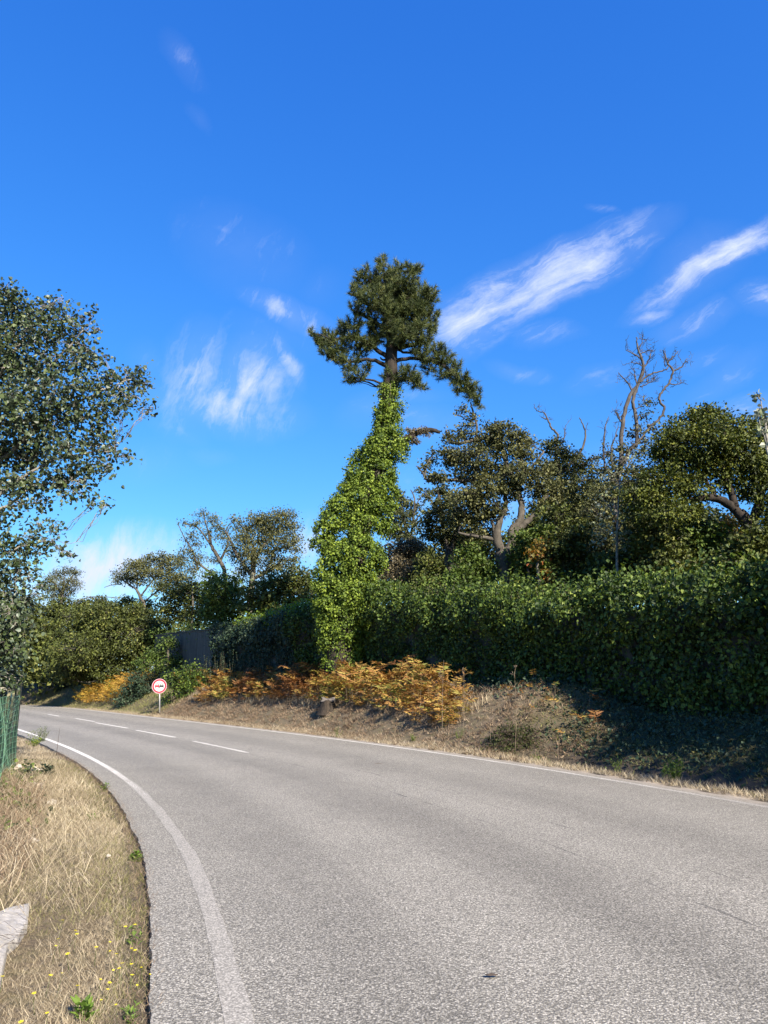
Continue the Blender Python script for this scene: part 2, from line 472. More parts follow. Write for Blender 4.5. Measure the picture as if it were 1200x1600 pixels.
M['galv'] = surfmat('galvanised_steel', (.26, .26, .26), (.36, .36, .355), 30, .5, 0, metal=.35)
M['rust_rail'] = surfmat('brown_rail', (.16, .09, .06), (.30, .19, .14), 10, .8, .2)
M['sign_white'] = flatmat('sign_white', (.50, .50, .485), .45)
M['sign_red'] = flatmat('sign_red', (.30, .012, .03), .45)
M['sign_pink'] = flatmat('sign_border', (.46, .30, .32), .45)
M['sign_black'] = flatmat('sign_black', (.02, .02, .02), .4)
M['yellow'] = flatmat('yellow_petal', (.55, .46, .02), .5)
M['wire'] = flatmat('pale_green_wire', (.15, .30, .19), .5)


def ground_material():
    m, nt, out = newmat('ground_soil')
    tc = nnode(nt, 'ShaderNodeTexCoord'); ob = tc.outputs['Object']
    at = nnode(nt, 'ShaderNodeAttribute', attribute_name='tint')
    sp = nnode(nt, 'ShaderNodeSeparateColor', inp={0: at.outputs[0]})
    n1 = noise(nt, ob, 1.2, 6, .6); n2 = noise(nt, ob, 28, 6, .7); n3 = noise(nt, ob, 6, 5, .6)
    straw = mixc(nt, n2, (.045, .034, .022), (.21, .165, .11))
    straw = mixc(nt, ramp(nt, n3, [(.45, 0.0), (.65, .6)]), straw, (.12, .11, .05))
    dirt = mixc(nt, n2, (.03, .025, .02), (.10, .08, .06))
    litter = mixc(nt, n2, (.02, .022, .012), (.075, .07, .035))
    sand = mixc(nt, n2, (.30, .25, .19), (.50, .43, .34))
    c = mixc(nt, sp.outputs[0], litter, straw)
    c = mixc(nt, sp.outputs[1], c, dirt)
    c = mixc(nt, mth(nt, 'MULTIPLY', sp.outputs[2], ramp(nt, n1, [(.3, .55), (.6, 1.0)])), c, sand)
    b = nnode(nt, 'ShaderNodeBsdfPrincipled', inp={'Base Color': c, 'Roughness': .95, 'Specular IOR Level': .15})
    bp = nnode(nt, 'ShaderNodeBump', inp={'Strength': .8, 'Distance': .03, 'Height': n2}); nt.links.new(bp.outputs[0], b.inputs['Normal'])
    nt.links.new(b.outputs[0], out.inputs[0]); return m


def asphalt_nodes(nt, lighten=None):
    """aggregate surface: returns colour and height; UV = (metres right of centre, metres along)"""
    tc = nnode(nt, 'ShaderNodeTexCoord'); ob = tc.outputs['Object']; uv = tc.outputs['UV']
    sep = nnode(nt, 'ShaderNodeSeparateXYZ', inp={0: uv}); u = sep.outputs[0]
    vo = nnode(nt, 'ShaderNodeTexVoronoi', feature='F1', inp={'Scale': 88.0, 'Randomness': 1.0, 'Vector': ob})
    vc = nnode(nt, 'ShaderNodeSeparateColor', inp={0: vo.outputs['Color']})
    g1 = noise(nt, ob, 60, 4, .7)
    mp = nnode(nt, 'ShaderNodeMapping', inp={0: uv}); mp.inputs['Scale'].default_value = (1.0, .09, 1)
    lo = noise(nt, mp.outputs[0], 1.5, 5, .62)           # long streaks along the lanes
    md = noise(nt, ob, .55, 5, .6); sp3 = noise(nt, ob, 3.2, 5, .65)
    stone = ramp(nt, vc.outputs[0], [(0, (.178, .166, .138)), (.4, (.262, .245, .207)), (.8, (.345, .322, .275)), (1, (.46, .43, .37))])
    gap = ramp(nt, vo.outputs['Distance'], [(.40, 0.0), (.70, 1.0)])
    pit = ramp(nt, g1, [(.52, 0.0), (.59, 1.0)])
    dark = mth(nt, 'MAXIMUM', mth(nt, 'MULTIPLY', gap, .75), pit)
    c = mixc(nt, mth(nt, 'MULTIPLY', dark, .84), stone, (.030, .028, .025))
    # wheel paths: polished lighter bands between darker ones
    wob = mth(nt, 'MULTIPLY', mth(nt, 'SUBTRACT', lo, .5), 1.2)
    uu = mth(nt, 'ADD', u, wob)
    def band(c0, w):
        d = mth(nt, 'DIVIDE', mth(nt, 'SUBTRACT', uu, c0), w)
        return mth(nt, 'POWER', 2.718, mth(nt, 'MULTIPLY', mth(nt, 'MULTIPLY', d, d), -1.0))
    lite = mth(nt, 'ADD', mth(nt, 'ADD', band(-1.9, .55), band(.15, .5)), mth(nt, 'ADD', mth(nt, 'MULTIPLY', band(2.3, .5), .6), mth(nt, 'MULTIPLY', band(-3.9, .5), .8)))
    drk = mth(nt, 'ADD', band(-.95, .38), mth(nt, 'ADD', mth(nt, 'MULTIPLY', band(-2.75, .35), .7), mth(nt, 'MULTIPLY', band(1.35, .4), .6)))
    f = mth(nt, 'ADD', mth(nt, 'MULTIPLY', lite, .14), mth(nt, 'MULTIPLY', drk, -.13))
    f = mth(nt, 'ADD', f, mth(nt, 'MULTIPLY', mth(nt, 'SUBTRACT', md, .5), .38))
    f = mth(nt, 'ADD', f, mth(nt, 'MULTIPLY', mth(nt, 'SUBTRACT', sp3, .5), .24))
    f = mth(nt, 'ADD', f, 1.0)
    cmb = nnode(nt, 'ShaderNodeCombineColor', inp={0: f, 1: f, 2: f}).outputs[0]
    c = mixc(nt, 1.0, c, cmb, 'MULTIPLY')
    # construction seam left of the worn centre line, dusty outer margins
    sw = mth(nt, 'MULTIPLY', mth(nt, 'SUBTRACT', noise(nt, mp.outputs[0], 6, 3), .5), .22)
    us = mth(nt, 'ADD', u, sw)
    seam = mth(nt, 'LESS_THAN', mth(nt, 'ABSOLUTE', mth(nt, 'SUBTRACT', us, -.28)), .012)
    seam2 = mth(nt, 'LESS_THAN', mth(nt, 'ABSOLUTE', mth(nt, 'SUBTRACT', us, .42)), .009)
    seam = mth(nt, 'MULTIPLY', mth(nt, 'MAXIMUM', seam, seam2), ramp(nt, noise(nt, ob, 1.1, 3), [(.47, 0.0), (.56, .6)]))
    c = mixc(nt, seam, c, (.05, .047, .045))
    edge = mth(nt, 'MULTIPLY', mth(nt, 'SUBTRACT', mth(nt, 'ADD', mth(nt, 'ABSOLUTE', u), mth(nt, 'MULTIPLY', sp3, .3)), 3.78), 3.0, clamp=True)
    rs = mth(nt, 'GREATER_THAN', u, 0.0)
    c = mixc(nt, mth(nt, 'MULTIPLY', mth(nt, 'MULTIPLY', edge, rs), .75), c, (.30, .255, .20))
    return c, dark, ob, u, g1, sp3


def road_material():
    m, nt, out = newmat('worn_asphalt')
    c, dark, ob, *_ = asphalt_nodes(nt)
    b = nnode(nt, 'ShaderNodeBsdfPrincipled', inp={'Base Color': c, 'Roughness': .8, 'Specular IOR Level': .3})
    bp = nnode(nt, 'ShaderNodeBump', inp={'Strength': .5, 'Distance': .006, 'Height': mth(nt, 'SUBTRACT', 1.0, dark)})
    nt.links.new(bp.outputs[0], b.inputs['Normal']); nt.links.new(b.outputs[0], out.inputs[0]); return m


def paint_material():
    """worn white paint; UV x = across 0..1, y = wear 0..1"""
    m, nt, out = newmat('worn_road_paint')
    tc = nnode(nt, 'ShaderNodeTexCoord'); ob = tc.outputs['Object']
    sep = nnode(nt, 'ShaderNodeSeparateXYZ', inp={0: tc.outputs['UV']})
    vo = nnode(nt, 'ShaderNodeTexVoronoi', inp={'Scale': 88.0, 'Vector': ob})
    vc = nnode(nt, 'ShaderNodeSeparateColor', inp={0: vo.outputs['Color']})
    g1 = noise(nt, ob, 60, 4, .7); lo = noise(nt, ob, 1.3, 4, .6)
    ax = mth(nt, 'ABSOLUTE', mth(nt, 'SUBTRACT', sep.outputs[0], .5))
    side = mth(nt, 'MULTIPLY', mth(nt, 'SUBTRACT', ax, .30), 2.2, clamp=True)
    wear = mth(nt, 'ADD', mth(nt, 'ADD', sep.outputs[1], side), mth(nt, 'MULTIPLY', mth(nt, 'SUBTRACT', lo, .5), .5))
    pit = mth(nt, 'MULTIPLY', mth(nt, 'SUBTRACT', mth(nt, 'ADD', mth(nt, 'MULTIPLY', g1, .9), mth(nt, 'MULTIPLY', wear, .55)), .66), 5.0, clamp=True)
    dark = mth(nt, 'MAXIMUM', mth(nt, 'MULTIPLY', ramp(nt, vo.outputs['Distance'], [(.40, 0.0), (.70, 1.0)]), .75), ramp(nt, g1, [(.54, 0.0), (.63, 1.0)]))
    stone = ramp(nt, vc.outputs[0], [(0, (.185, .172, .145)), (.5, (.27, .25, .212)), (1, (.40, .37, .32))])
    c = mixc(nt, mth(nt, 'MULTIPLY', pit, .85), (.62, .59, .53), stone)
    c = mixc(nt, mth(nt, 'MULTIPLY', mth(nt, 'MULTIPLY', dark, .68), mth(nt, 'ADD', pit, .12, clamp=True)), c, (.05, .046, .04))
    b = nnode(nt, 'ShaderNodeBsdfPrincipled', inp={'Base Color': c, 'Roughness': .75, 'Specular IOR Level': .3})
    nt.links.new(b.outputs[0], out.inputs[0]); return m


def net_material():
    m, nt, out = newmat('green_shade_net')
    tc = nnode(nt, 'ShaderNodeTexCoord')
    n = noise(nt, tc.outputs['Object'], 4, 4)
    c = mixc(nt, n, (.008, .060, .032), (.02, .125, .062))
    d = nnode(nt, 'ShaderNodeBsdfPrincipled', inp={'Base Color': c, 'Roughness': .5})
    tl = nnode(nt, 'ShaderNodeBsdfTranslucent', inp={0: (.02, .16, .07, 1)})
    a = nnode(nt, 'ShaderNodeMixShader', inp={0: .35, 1: d.outputs[0], 2: tl.outputs[0]})
    tr = nnode(nt, 'ShaderNodeBsdfTransparent', inp={0: (1, 1, 1, 1)})
    mx = nnode(nt, 'ShaderNodeMixShader', inp={0: .2, 1: a.outputs[0], 2: tr.outputs[0]})
    nt.links.new(mx.outputs[0], out.inputs[0]); return m


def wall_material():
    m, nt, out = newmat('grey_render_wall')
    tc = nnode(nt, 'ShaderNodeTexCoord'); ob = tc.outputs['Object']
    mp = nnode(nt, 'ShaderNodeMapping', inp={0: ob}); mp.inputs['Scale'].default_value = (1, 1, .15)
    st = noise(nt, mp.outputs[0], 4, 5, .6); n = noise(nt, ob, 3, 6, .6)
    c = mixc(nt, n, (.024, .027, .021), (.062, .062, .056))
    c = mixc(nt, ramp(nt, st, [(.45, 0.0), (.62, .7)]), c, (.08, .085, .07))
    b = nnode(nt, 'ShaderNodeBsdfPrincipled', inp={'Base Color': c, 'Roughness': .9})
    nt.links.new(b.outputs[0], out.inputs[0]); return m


M['ground'] = ground_material(); M['road'] = road_material(); M['paint'] = paint_material()
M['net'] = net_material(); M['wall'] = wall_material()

# ------------------------------------------------------------------ ground
def axis(a, b, h, far):
    c = np.arange(a, b + 1e-6, h); o = []
    st = h; v = b
    while v < far: st *= 1.22; v += st; o.append(v)
    i = []; st = h; v = a
    while v > -far: st *= 1.22; v -= st; i.append(v)
    return np.r_[i[::-1], c, o]


gx = axis(-34, 12, .33, 2600); gy = axis(2, 74, .33, 2600)
X, Yg = np.meshgrid(gx, gy)
Z = height(X, Yg)
s_, u_ = su(X.ravel(), Yg.ravel()); r_ = u_ - EDGE_R; l_ = -u_ - EDGE_L
B_ = sm(S_DITCH - 1.8, S_DITCH + 1.5, s_)
straw = np.where(r_ > 0, np.maximum((1 - sm(3.6, 4.4, r_)) * B_, 1 - sm(.5, .9, r_)), 1 - sm(4, 8, l_))
dirt = np.where(r_ > 0, (1 - B_) * sm(.6, 1.0, r_) * (1 - sm(2.0, 2.6, r_)), (1 - sm(.08, .22, l_)))
sand = np.where(r_ > 0, (1 - sm(.12, .34, r_)), 0)
nx, ny = len(gx), len(gy)
ii = (np.arange(ny - 1)[:, None] * nx + np.arange(nx - 1)[None]).ravel()
mesh_obj('ground', np.stack([X.ravel(), Yg.ravel(), Z.ravel()], 1), np.stack([ii, ii + 1, ii + nx + 1, ii + nx], 1), M['ground'],
         attr=np.stack([straw, dirt, sand], 1), smooth=True)['kind'] = 'structure'

# ------------------------------------------------------------------ road
def strip(s0, s1, u0, u1, z, ds=.25, nu=1, rag=0.0, uvf=None, name='road', mat=None, parent=None, skirt=0.0):
    s = np.arange(s0, s1 + ds / 2, ds); s[-1] = s1
    us = np.linspace(u0, u1, nu + 1)
    S, U = np.meshgrid(s, us, indexing='ij')
    U = U.copy()
    if rag:
        for c_, sd2 in ((0, 4), (-1, 9)):
            U[:, c_] += rag * (vn(s, s * 0, .8, sd2) + .7 * vn(s, s * 0, 3.1, sd2 + 1) + .35 * vn(s, s * 0, 8.3, sd2 + 2) + .12 * rng.normal(size=len(s)))
    x, y = xy(S.ravel(), U.ravel())
    V = np.stack([x, y, np.full(x.size, z)], 1)
    k = nu + 1
    i = (np.arange(len(s) - 1)[:, None] * k + np.arange(nu)[None]).ravel()
    F = np.stack([i, i + 1, i + k + 1, i + k], 1)
    uv = np.stack([U.ravel(), S.ravel()], 1) if uvf is None else uvf(S.ravel(), U.ravel())
    if skirt:
        n0 = len(V); lo = V.copy().reshape(len(s), k, 3)
        a = lo[:, 0].copy(); b = lo[:, -1].copy(); a[:, 2] -= skirt; b[:, 2] -= skirt
        V = np.vstack([V, a, b]); L = len(s); j = np.arange(L - 1)
        F = np.vstack([F, np.stack([j * k, (j + 1) * k, n0 + j + 1, n0 + j], 1),
                       np.stack([(j + 1) * k + nu, j * k + nu, n0 + L + j, n0 + L + j + 1], 1)])
        u2 = uv.reshape(len(s), k, 2); uv = np.vstack([uv, u2[:, 0], u2[:, -1]])
    return mesh_obj(name, V, F, mat, parent, uv=uv)


road = strip(-44, 118, -EDGE_L, EDGE_R, 0.0, .07, 4, .018, mat=M['road'], skirt=.06)
road['kind'] = 'structure'
LW = .065
def uvline(c, wearfn):
    return lambda S, U: np.stack([(U - c) / (2 * LW) + .5, wearfn(S)], 1)
sL = [float(su(*G(px, py)[:2])[0][0]) for px, py in ((360, 1530), (275, 1304), (182, 1205), (107, 1167))]
strip(-40, 118, -HW - LW, -HW + LW, .002, .2, 2, .012, uvline(-HW, lambda s: np.interp(s, sL, [1.2, .9, .55, .25])), 'edge_line', M['paint'], road)
sR = [float(su(*G(px, py)[:2])[0][0]) for px, py in ((1200, 1261), (900, 1209), (600, 1166), (300, 1129))]
strip(-40, 118, HW - LW, HW + LW, .002, .2, 2, .012, uvline(HW, lambda s: np.interp(s, sR, [.85, .65, .45, .5])), 'edge_line', M['paint'], road)
for (a, b, c, d), w in (((388, 1176, 303, 1158), .5), ((274, 1152, 212.5, 1141), .35), ((194, 1138, 155, 1129), .35), ((144.5, 1127.5, 121, 1122.5), .35), ((91, 1119, 76, 1116), .3)):
    s0 = float(su(*G(a, b)[:2])[0][0]); s1 = float(su(*G(c, d)[:2])[0][0])
    u0 = float(su(*G((a + c) / 2, (b + d) / 2)[:2])[1][0])
    strip(s0, s1, u0 - .055, u0 + .055, .002, .2, 1, .008, lambda S, U, u0=u0, w=w: np.stack([(U - u0) / .22 + .5, np.full(S.shape, w)], 1), 'centre_dash', M['paint'], road)
# dark bits flattened on the asphalt
for (px, py, rr, lab) in ((768, 1524, .024, 'dark crushed leaf lying on the near asphalt'), (592, 1193, .06, 'thin dark twig lying on the asphalt below the bracken bank')):
    c = G(px, py, .012); n = 9
    a = np.linspace(0, 2 * np.pi, n, endpoint=False) + .3
    rad = rr * (1 + .35 * rng.random(n)); V = [[0, 0, .012]] + [[rad[i] * math.cos(a[i]) * 1.3, rad[i] * math.sin(a[i]) * (.55 if rr < .05 else .2), .002 + .003 * random.random()] for i in range(n)]
    V = np.array(V) + c
    o = mesh_obj('fallen_leaf' if rr < .05 else 'fallen_twig', V, np.array([[0, 1 + i, 1 + (i + 1) % n] for i in range(n)]), M['twig_dark'])
    tag(o, lab, 'leaf' if rr < .05 else 'twig')


# ------------------------------------------------------------------ tree building
def blob_clumps(C, Rd, dens, shell=.5):
    """clump centres over ellipsoids; dens = clumps per m2 of surface"""
    out = []; own = []; outw = []
    for i, (c, r) in enumerate(zip(C, Rd)):
        area = 4 * np.pi * (((r[0] * r[1]) ** 1.6 + (r[0] * r[2]) ** 1.6 + (r[1] * r[2]) ** 1.6) / 3) ** (1 / 1.6)
        n = max(4, int(area * dens))
        v = unit(rng.normal(size=(n, 3))); rad = shell + (1.05 - shell) * rng.random(n) ** .6
        lump = 1 + .16 * np.sin(v[:, 0] * 5 + i) * np.cos(v[:, 2] * 6 + i * 2)
        out.append(c + v * rad[:, None] * lump[:, None] * r); own.append(np.full(n, i)); outw.append(v)
    return np.vstack(out), np.concatenate(own), np.vstack(outw)


def batch_twigs(A, Bp, r0, name, mat, parent, k=3, bend=.15):
    """many bent two-segment twigs from A to B in one mesh"""
    n = len(A)
    if not n: return
    Mid = (A + Bp) / 2 + rng.normal(0, bend, (n, 3)) * np.linalg.norm(Bp - A, axis=1, keepdims=True)
    t = unit(Bp - A); a = unit(np.cross(t, [.3, .5, .81])); b = np.cross(t, a)
    ang = np.arange(k) / k * 2 * np.pi
    ring = np.cos(ang)[None, :, None] * a[:, None] + np.sin(ang)[None, :, None] * b[:, None]
    r0 = np.broadcast_to(r0, n)[:, None, None]
    if n > 250 and name == 'twigs':
        V = np.concatenate([A[:, None] + ring * r0, Bp[:, None] + ring * r0 * .4], 1); m_ = 2
        F = np.stack([np.arange(k), (np.arange(k) + 1) % k, (np.arange(k) + 1) % k + k, np.arange(k) + k], 1)
    else:
        V = np.concatenate([A[:, None] + ring * r0, Mid[:, None] + ring * r0 * .7, Bp[:, None] + ring * r0 * .3], 1); m_ = 3
        j = np.arange(k); j2 = (j + 1) % k
        F = np.concatenate([np.stack([j, j2, j2 + k, j + k], 1), np.stack([j + k, j2 + k, j2 + 2 * k, j + 2 * k], 1)])
    FF = (np.arange(n)[:, None, None] * m_ * k + F[None]).reshape(-1, 4)
    o = mesh_obj(name, V.reshape(-1, 3), FF, mat, parent, smooth=True); o['kind'] = 'stuff'
    return o


def needles(cc, outw, per, length, width, mat, parent, name='foliage'):
    n = len(cc); ax = unit(outw * .8 + np.array([0, 0, .7]) + rng.normal(0, .35, (n, 3)))
    idx = np.repeat(np.arange(n), per); N = len(idx)
    base = cc[idx] + ax[idx] * (rng.random(N)[:, None] - .5) * length * 1.4
    d = unit(ax[idx] * .75 + rng.normal(0, .62, (N, 3)))
    s = unit(np.cross(d, rng.normal(size=(N, 3)))) * width / 2
    L = length * (.7 + .5 * rng.random(N))[:, None]
    V = np.stack([base - s, base + s, base + d * L], 1)
    a = np.zeros((N, 3, 3)); a[..., 0] = rng.random(N)[:, None]; a[..., 1] = rng.random(n)[idx][:, None]
    o = mesh_obj(name, V.reshape(-1, 3), np.arange(N * 3).reshape(-1, 3), mat, parent, attr=a.reshape(-1, 3)); o['kind'] = 'stuff'
    return o


def tree(name, label, cat, Y, trunk, limbs, blobs, leaf='oak', bark='bark', dens=5.0, per=34, lsize=.075, spread=.17, flat=.6,
         shell=.45, group=None, tmpl=DIAMOND, twigs=True, sub=7, ground=True, deep=1.0, twr=.012, needle=False, fol='foliage', trunkname='trunk', fuzz=0):
    """trunk / limbs: lists of (px, py, radius_px[, depth offset]); blobs: (px, py, radius_px[, squash, depth offset])"""
    def W(p):
        off = p[3] if len(p) > 3 else 0
        return np.r_[P(p[0], p[1], Y + off), max(p[2] * pscale(p[1], Y), .008)]
    tp = np.array([W(p) for p in trunk]) if trunk else None
    if tp is not None:
        base = tp[0, :3].copy()
    else:
        base = P(blobs[0][0], blobs[0][1], Y)
    gz = float(height(base[0], base[1])) - .05
    root = empty(name, (base[0], base[1], gz), label, cat, group)
    nodes = []
    if tp is not None:
        if ground and tp[0, 2] > gz:
            b0 = tp[0].copy(); b0[2] = gz; b0[3] *= 1.25; tp = np.vstack([b0, tp])
        L = smooth_line(tp, 5, wob=.012)
        A = Acc(); A.tube(L[:, :3], np.maximum(L[:, 3], .006), 10, .08); A.build(trunkname, M[bark], root, True)
        nodes.append(L)
    for lm in limbs:
        lp = np.array([W(p) for p in lm]); L = smooth_line(lp, 5, wob=.012)
        A = Acc(); A.tube(L[:, :3], np.maximum(L[:, 3], .006), 7, .08); A.build('limb', M[bark], root, True)
        nodes.append(L)
    if fuzz:
        fa, fb = [], []
        for L in nodes[1:]:
            for q_ in range(fuzz):
                p0 = L[random.randint(2, len(L) - 1)]; d0 = unit(rng.normal(0, .7, 3) + [0, 0, .6]); ln = random.uniform(.15, .6)
                e0 = p0[:3] + d0 * ln; fa.append(p0[:3]); fb.append(e0)
                for w_ in range(2): fa.append(p0[:3] + d0 * ln * random.uniform(.3, .9)); fb.append(fa[-1] + unit(d0 + rng.normal(0, .7, 3)) * ln * .5)
        batch_twigs(np.array(fa), np.array(fb), .011, 'fine_twigs', M[bark], root, bend=.12)
    C = []; Rd = []
    for b in blobs:
        sq = b[3] if len(b) > 3 else .8; off = b[4] if len(b) > 4 else rng.normal(0, .5) * b[2] * pscale(b[1], Y)
        r = b[2] * pscale(b[1], Y)
        C.append(P(b[0], b[1], Y + off)); Rd.append([r, r * deep, r * sq])
    if not blobs: return root
    C = np.array(C); Rd = np.array(Rd)
    cc, own, outw = blob_clumps(C, Rd, dens, shell)
    if nodes and twigs:
        NP = np.vstack(nodes)
        # sub limbs: skeleton -> blob centre
        A = Acc(); mids = []
        for i, c in enumerate(C):
            d = np.linalg.norm(NP[:, :3] - c, axis=1) + 1.2 * np.maximum(0, NP[:, 2] - c[2])
            j = int(d.argmin()); a = NP[j]
            dist = np.linalg.norm(a[:3] - c)
            r = min(a[3] * .6, .015 + .02 * dist + Rd[i, 0] * .02)
            mid = (a[:3] + c) / 2 + rng.normal(0, .10, 3) * dist + [0, 0, -.06 * dist]
            ln = smooth_line(np.array([np.r_[a[:3], r], np.r_[mid, r * .75], np.r_[c, r * .5]]), 5, wob=.02)
            A.tube(ln[:, :3], ln[:, 3], 5, .08); mids.append(ln)
            for q_ in range(sub):
                v = unit(rng.normal(size=3) + [0, 0, .25]) * Rd[i] * (.6 + .35 * random.random())
                st = ln[random.randint(4, len(ln) - 1)]
                e = c + v; m_ = (st[:3] + e) / 2 + rng.normal(0, .12, 3) * Rd[i, 0]
                l2 = smooth_line(np.array([np.r_[st[:3], r * .5], np.r_[m_, r * .36], np.r_[e, r * .16]]), 4, wob=.015)
                A.tube(l2[:, :3], np.maximum(l2[:, 3], .005), 4); mids.append(l2)
        o = A.build('branches', M[bark], root, True); o['kind'] = 'stuff'
        MP = np.vstack([m_[:, :3] for m_ in mids])
        if len(cc) * len(MP) < 4e7:
            near = ((cc[:, None] - MP[None]) ** 2).sum(-1).argmin(1); src = MP[near]
        else: src = C[own]
        batch_twigs(src, cc, twr, 'twigs', M[bark], root)
    if needle:
        needles(cc, outw, per, lsize, .021, M[leaf], root, fol); return root
    cl = rng.random(len(cc))
    idx = np.repeat(np.arange(len(cc)), per); N = len(idx)
    pos = cc[idx] + rng.normal(0, 1, (N, 3)) * [spread, spread, spread * flat]
    ow = unit(outw[idx] * .7 + rng.normal(0, .3, (N, 3)))
    nr = unit(ow * .55 + [0, 0, .55] + rng.normal(0, .6, (N, 3)))
    dr = unit(ow * .5 + rng.normal(0, .8, (N, 3)) + [0, 0, -.25])
    leaves(fol, pos, dr, nr, lsize * (.45 + .95 * rng.random(N)), M[leaf], root, tmpl, cl[idx])
    return root


# ------------------------------------------------------------------ wall and hedges along the bank
def hedge_line(px, Y): return float(su(*P(px, 1000, Y)[:2])[0][0])


WU = EDGE_R + 4.4                        # wall stands this far right of the centre line
def wall_at_px(px):                       # s where the wall line is seen at that picture column
    s = np.linspace(-2, 70, 1500); x, y = xy(s, np.full(s.shape, WU))
    pxs = 600 + 1200 * x / (y * math.cos(PITCH))   # rough column near eye level
    ok = (y > 1)
    return float(s[ok][np.abs(pxs[ok] - px).argmin()])


KP = [(1500, 895), (1200, 903), (1100, 918), (1000, 932), (930, 934), (850, 936), (760, 928), (680, 924), (600, 930), (500, 950), (440, 965), (400, 975), (335, 984), (262, 990)]
HS, HT = [], []
for px, py in KP:
    s = wall_at_px(px); x, y = xy(s, WU); d = ray(px, py)
    HS.append(float(s)); HT.append(float(CAM[2] + d[2] / d[1] * y))
order = np.argsort(HS); HS = np.array(HS)[order]; HT = np.array(HT)[order]
HS = np.r_[-16, HS]; HT = np.r_[HT[0], HT]
def htop(s): return np.interp(s, HS, HT)
S_WEND = wall_at_px(240)
S_BARE0, S_BARE1 = wall_at_px(345), wall_at_px(262)

wall = empty('garden_wall', (*xy(10.0, WU), 0), 'long grey rendered wall under the ivy with a bare stretch showing at left', 'wall')
s = -16.0
while s < S_WEND:
    e = min(s + 3.0, S_WEND)
    A = Acc()
    (x0, y0), (x1, y1) = xy(s + .012, WU), xy(e - .012, WU)
    L = math.hypot(x1 - x0, y1 - y0); rz = math.atan2(y1 - y0, x1 - x0)
    top = float(htop((s + e) / 2)) - (.0 if s > S_BARE0 - 3 else .45); z0 = -.6
    A.box(((x0 + x1) / 2, (y0 + y1) / 2, (top + z0) / 2), L, .22, top - z0, rz)
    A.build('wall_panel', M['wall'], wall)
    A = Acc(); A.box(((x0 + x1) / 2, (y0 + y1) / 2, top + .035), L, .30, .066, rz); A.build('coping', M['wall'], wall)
    s = e


def hedge(name, label, s0, s1, dens, mat, lsize, t0=0.0, thick=.95, topextra=.30, shoots=0, tmpl=IVYL, front=1.0, group='overgrown hedges along the wall', lowcut=None, droop=.5):
    """leaf mass hanging on the road side of the wall and over its top"""
    m0 = (s0 + s1) / 2
    root = empty(name, (*xy(m0, WU - .4), 1.0), label, 'hedge', group)
    Ls = s1 - s0
    # clumps over face (t 0..1) then over the top
    n = int(Ls * 5.4 * dens)
    S_ = s0 + Ls * rng.random(n); T_ = rng.random(n) ** .9 * 1.18 + t0
    x, y = xy(S_, WU); gz = height(*xy(S_, np.full(n, WU - .5))); top = htop(S_)
    bulge = thick * (.42 + .72 * sm(.50, .80, T_)) * (.62 + .38 * vn(S_, T_ * 2.2, .9, 11) + .34 * vn(S_, T_ * 3, 2.2, 12)) * (.65 + .35 * rng.random(n))
    face = T_ < 1
    zz = gz + (top + topextra * (.4 + .8 * vn(S_, S_ * 0, .7, 13) + .5 * vn(S_, S_ * 0, 2.3, 14)) - gz) * np.minimum(T_, 1)
    prof = np.sqrt(np.clip(1 - np.clip((T_ - .72) / .36, 0, 1) ** 2, 0, 1))
    uo = WU - .12 - bulge * prof * front * (.75 + .25 * np.sin(T_ * 2.6))
    uo = np.where(face, uo, WU - .15 + .7 * rng.random(n))
    x, y = xy(S_, uo)
    cc = np.stack([x, y, zz], 1)
    t = np.interp(S_, CS, CT)
    on = np.stack([-np.cos(t), -np.sin(t), .35 + 1.2 * np.clip(T_ - .75, 0, 1) * 2], 1)
    return root, cc, unit(on), S_, T_, t


def put_hedge_leaves(root, cc, on, per, lsize, mat, spread=.11, tmpl=IVYL, name='foliage', droop=.6):
    idx = np.repeat(np.arange(len(cc)), per); N = len(idx); cl = rng.random(len(cc))
    pos = cc[idx] + rng.normal(0, spread, (N, 3)) * [1, 1, 1.2]
    nr = unit(on[idx] * .9 + rng.normal(0, .55, (N, 3)) + [0, 0, .15])
    dr = unit(rng.normal(0, .55, (N, 3)) + [0, 0, -droop])
    leaves(name, pos, dr, nr, lsize * (.4 + .95 * rng.random(N)), M[mat], root, tmpl, cl[idx])


def shoots(root, n, s0, s1, hmin, hmax, mat, lsize, ubase, zfun, name='shoots', leafgap=.045, stem='twig'):
    """upright leafy shoots"""
    sA, sB, LP, LD = [], [], [], []
    for i in range(n):
        s = s0 + (s1 - s0) * random.random(); u = ubase + random.uniform(-.3, .3)
        x, y = xy(s, u); z = zfun(s, u); h = random.uniform(hmin, hmax)
        p = np.array([x, y, z]); lean = rng.normal(0, .12, 3); lean[2] = 1
        q_ = p + lean * h; sA.append(p); sB.append(q_)
        m_ = int(h / leafgap)
        t = np.linspace(.05, 1, m_)[:, None]; a = np.arange(m_) * 2.4 + random.random() * 6
        o = np.stack([np.cos(a), np.sin(a), .35 + .5 * t[:, 0]], 1)
        LP.append(p + (q_ - p) * t); LD.append(o)
    batch_twigs(np.array(sA), np.array(sB), .006, 'stems', M[stem], root, bend=.03)
    LP = np.vstack(LP); LD = np.vstack(LD)
    nr = unit(np.cross(np.cross(LD, [0, 0, 1.0]), LD) + rng.normal(0, .25, LD.shape))
    leaves(name, LP, LD, nr, lsize * (.6 + .7 * rng.random(len(LP))), M[mat], root, IVYL, rng.random(len(LP)))


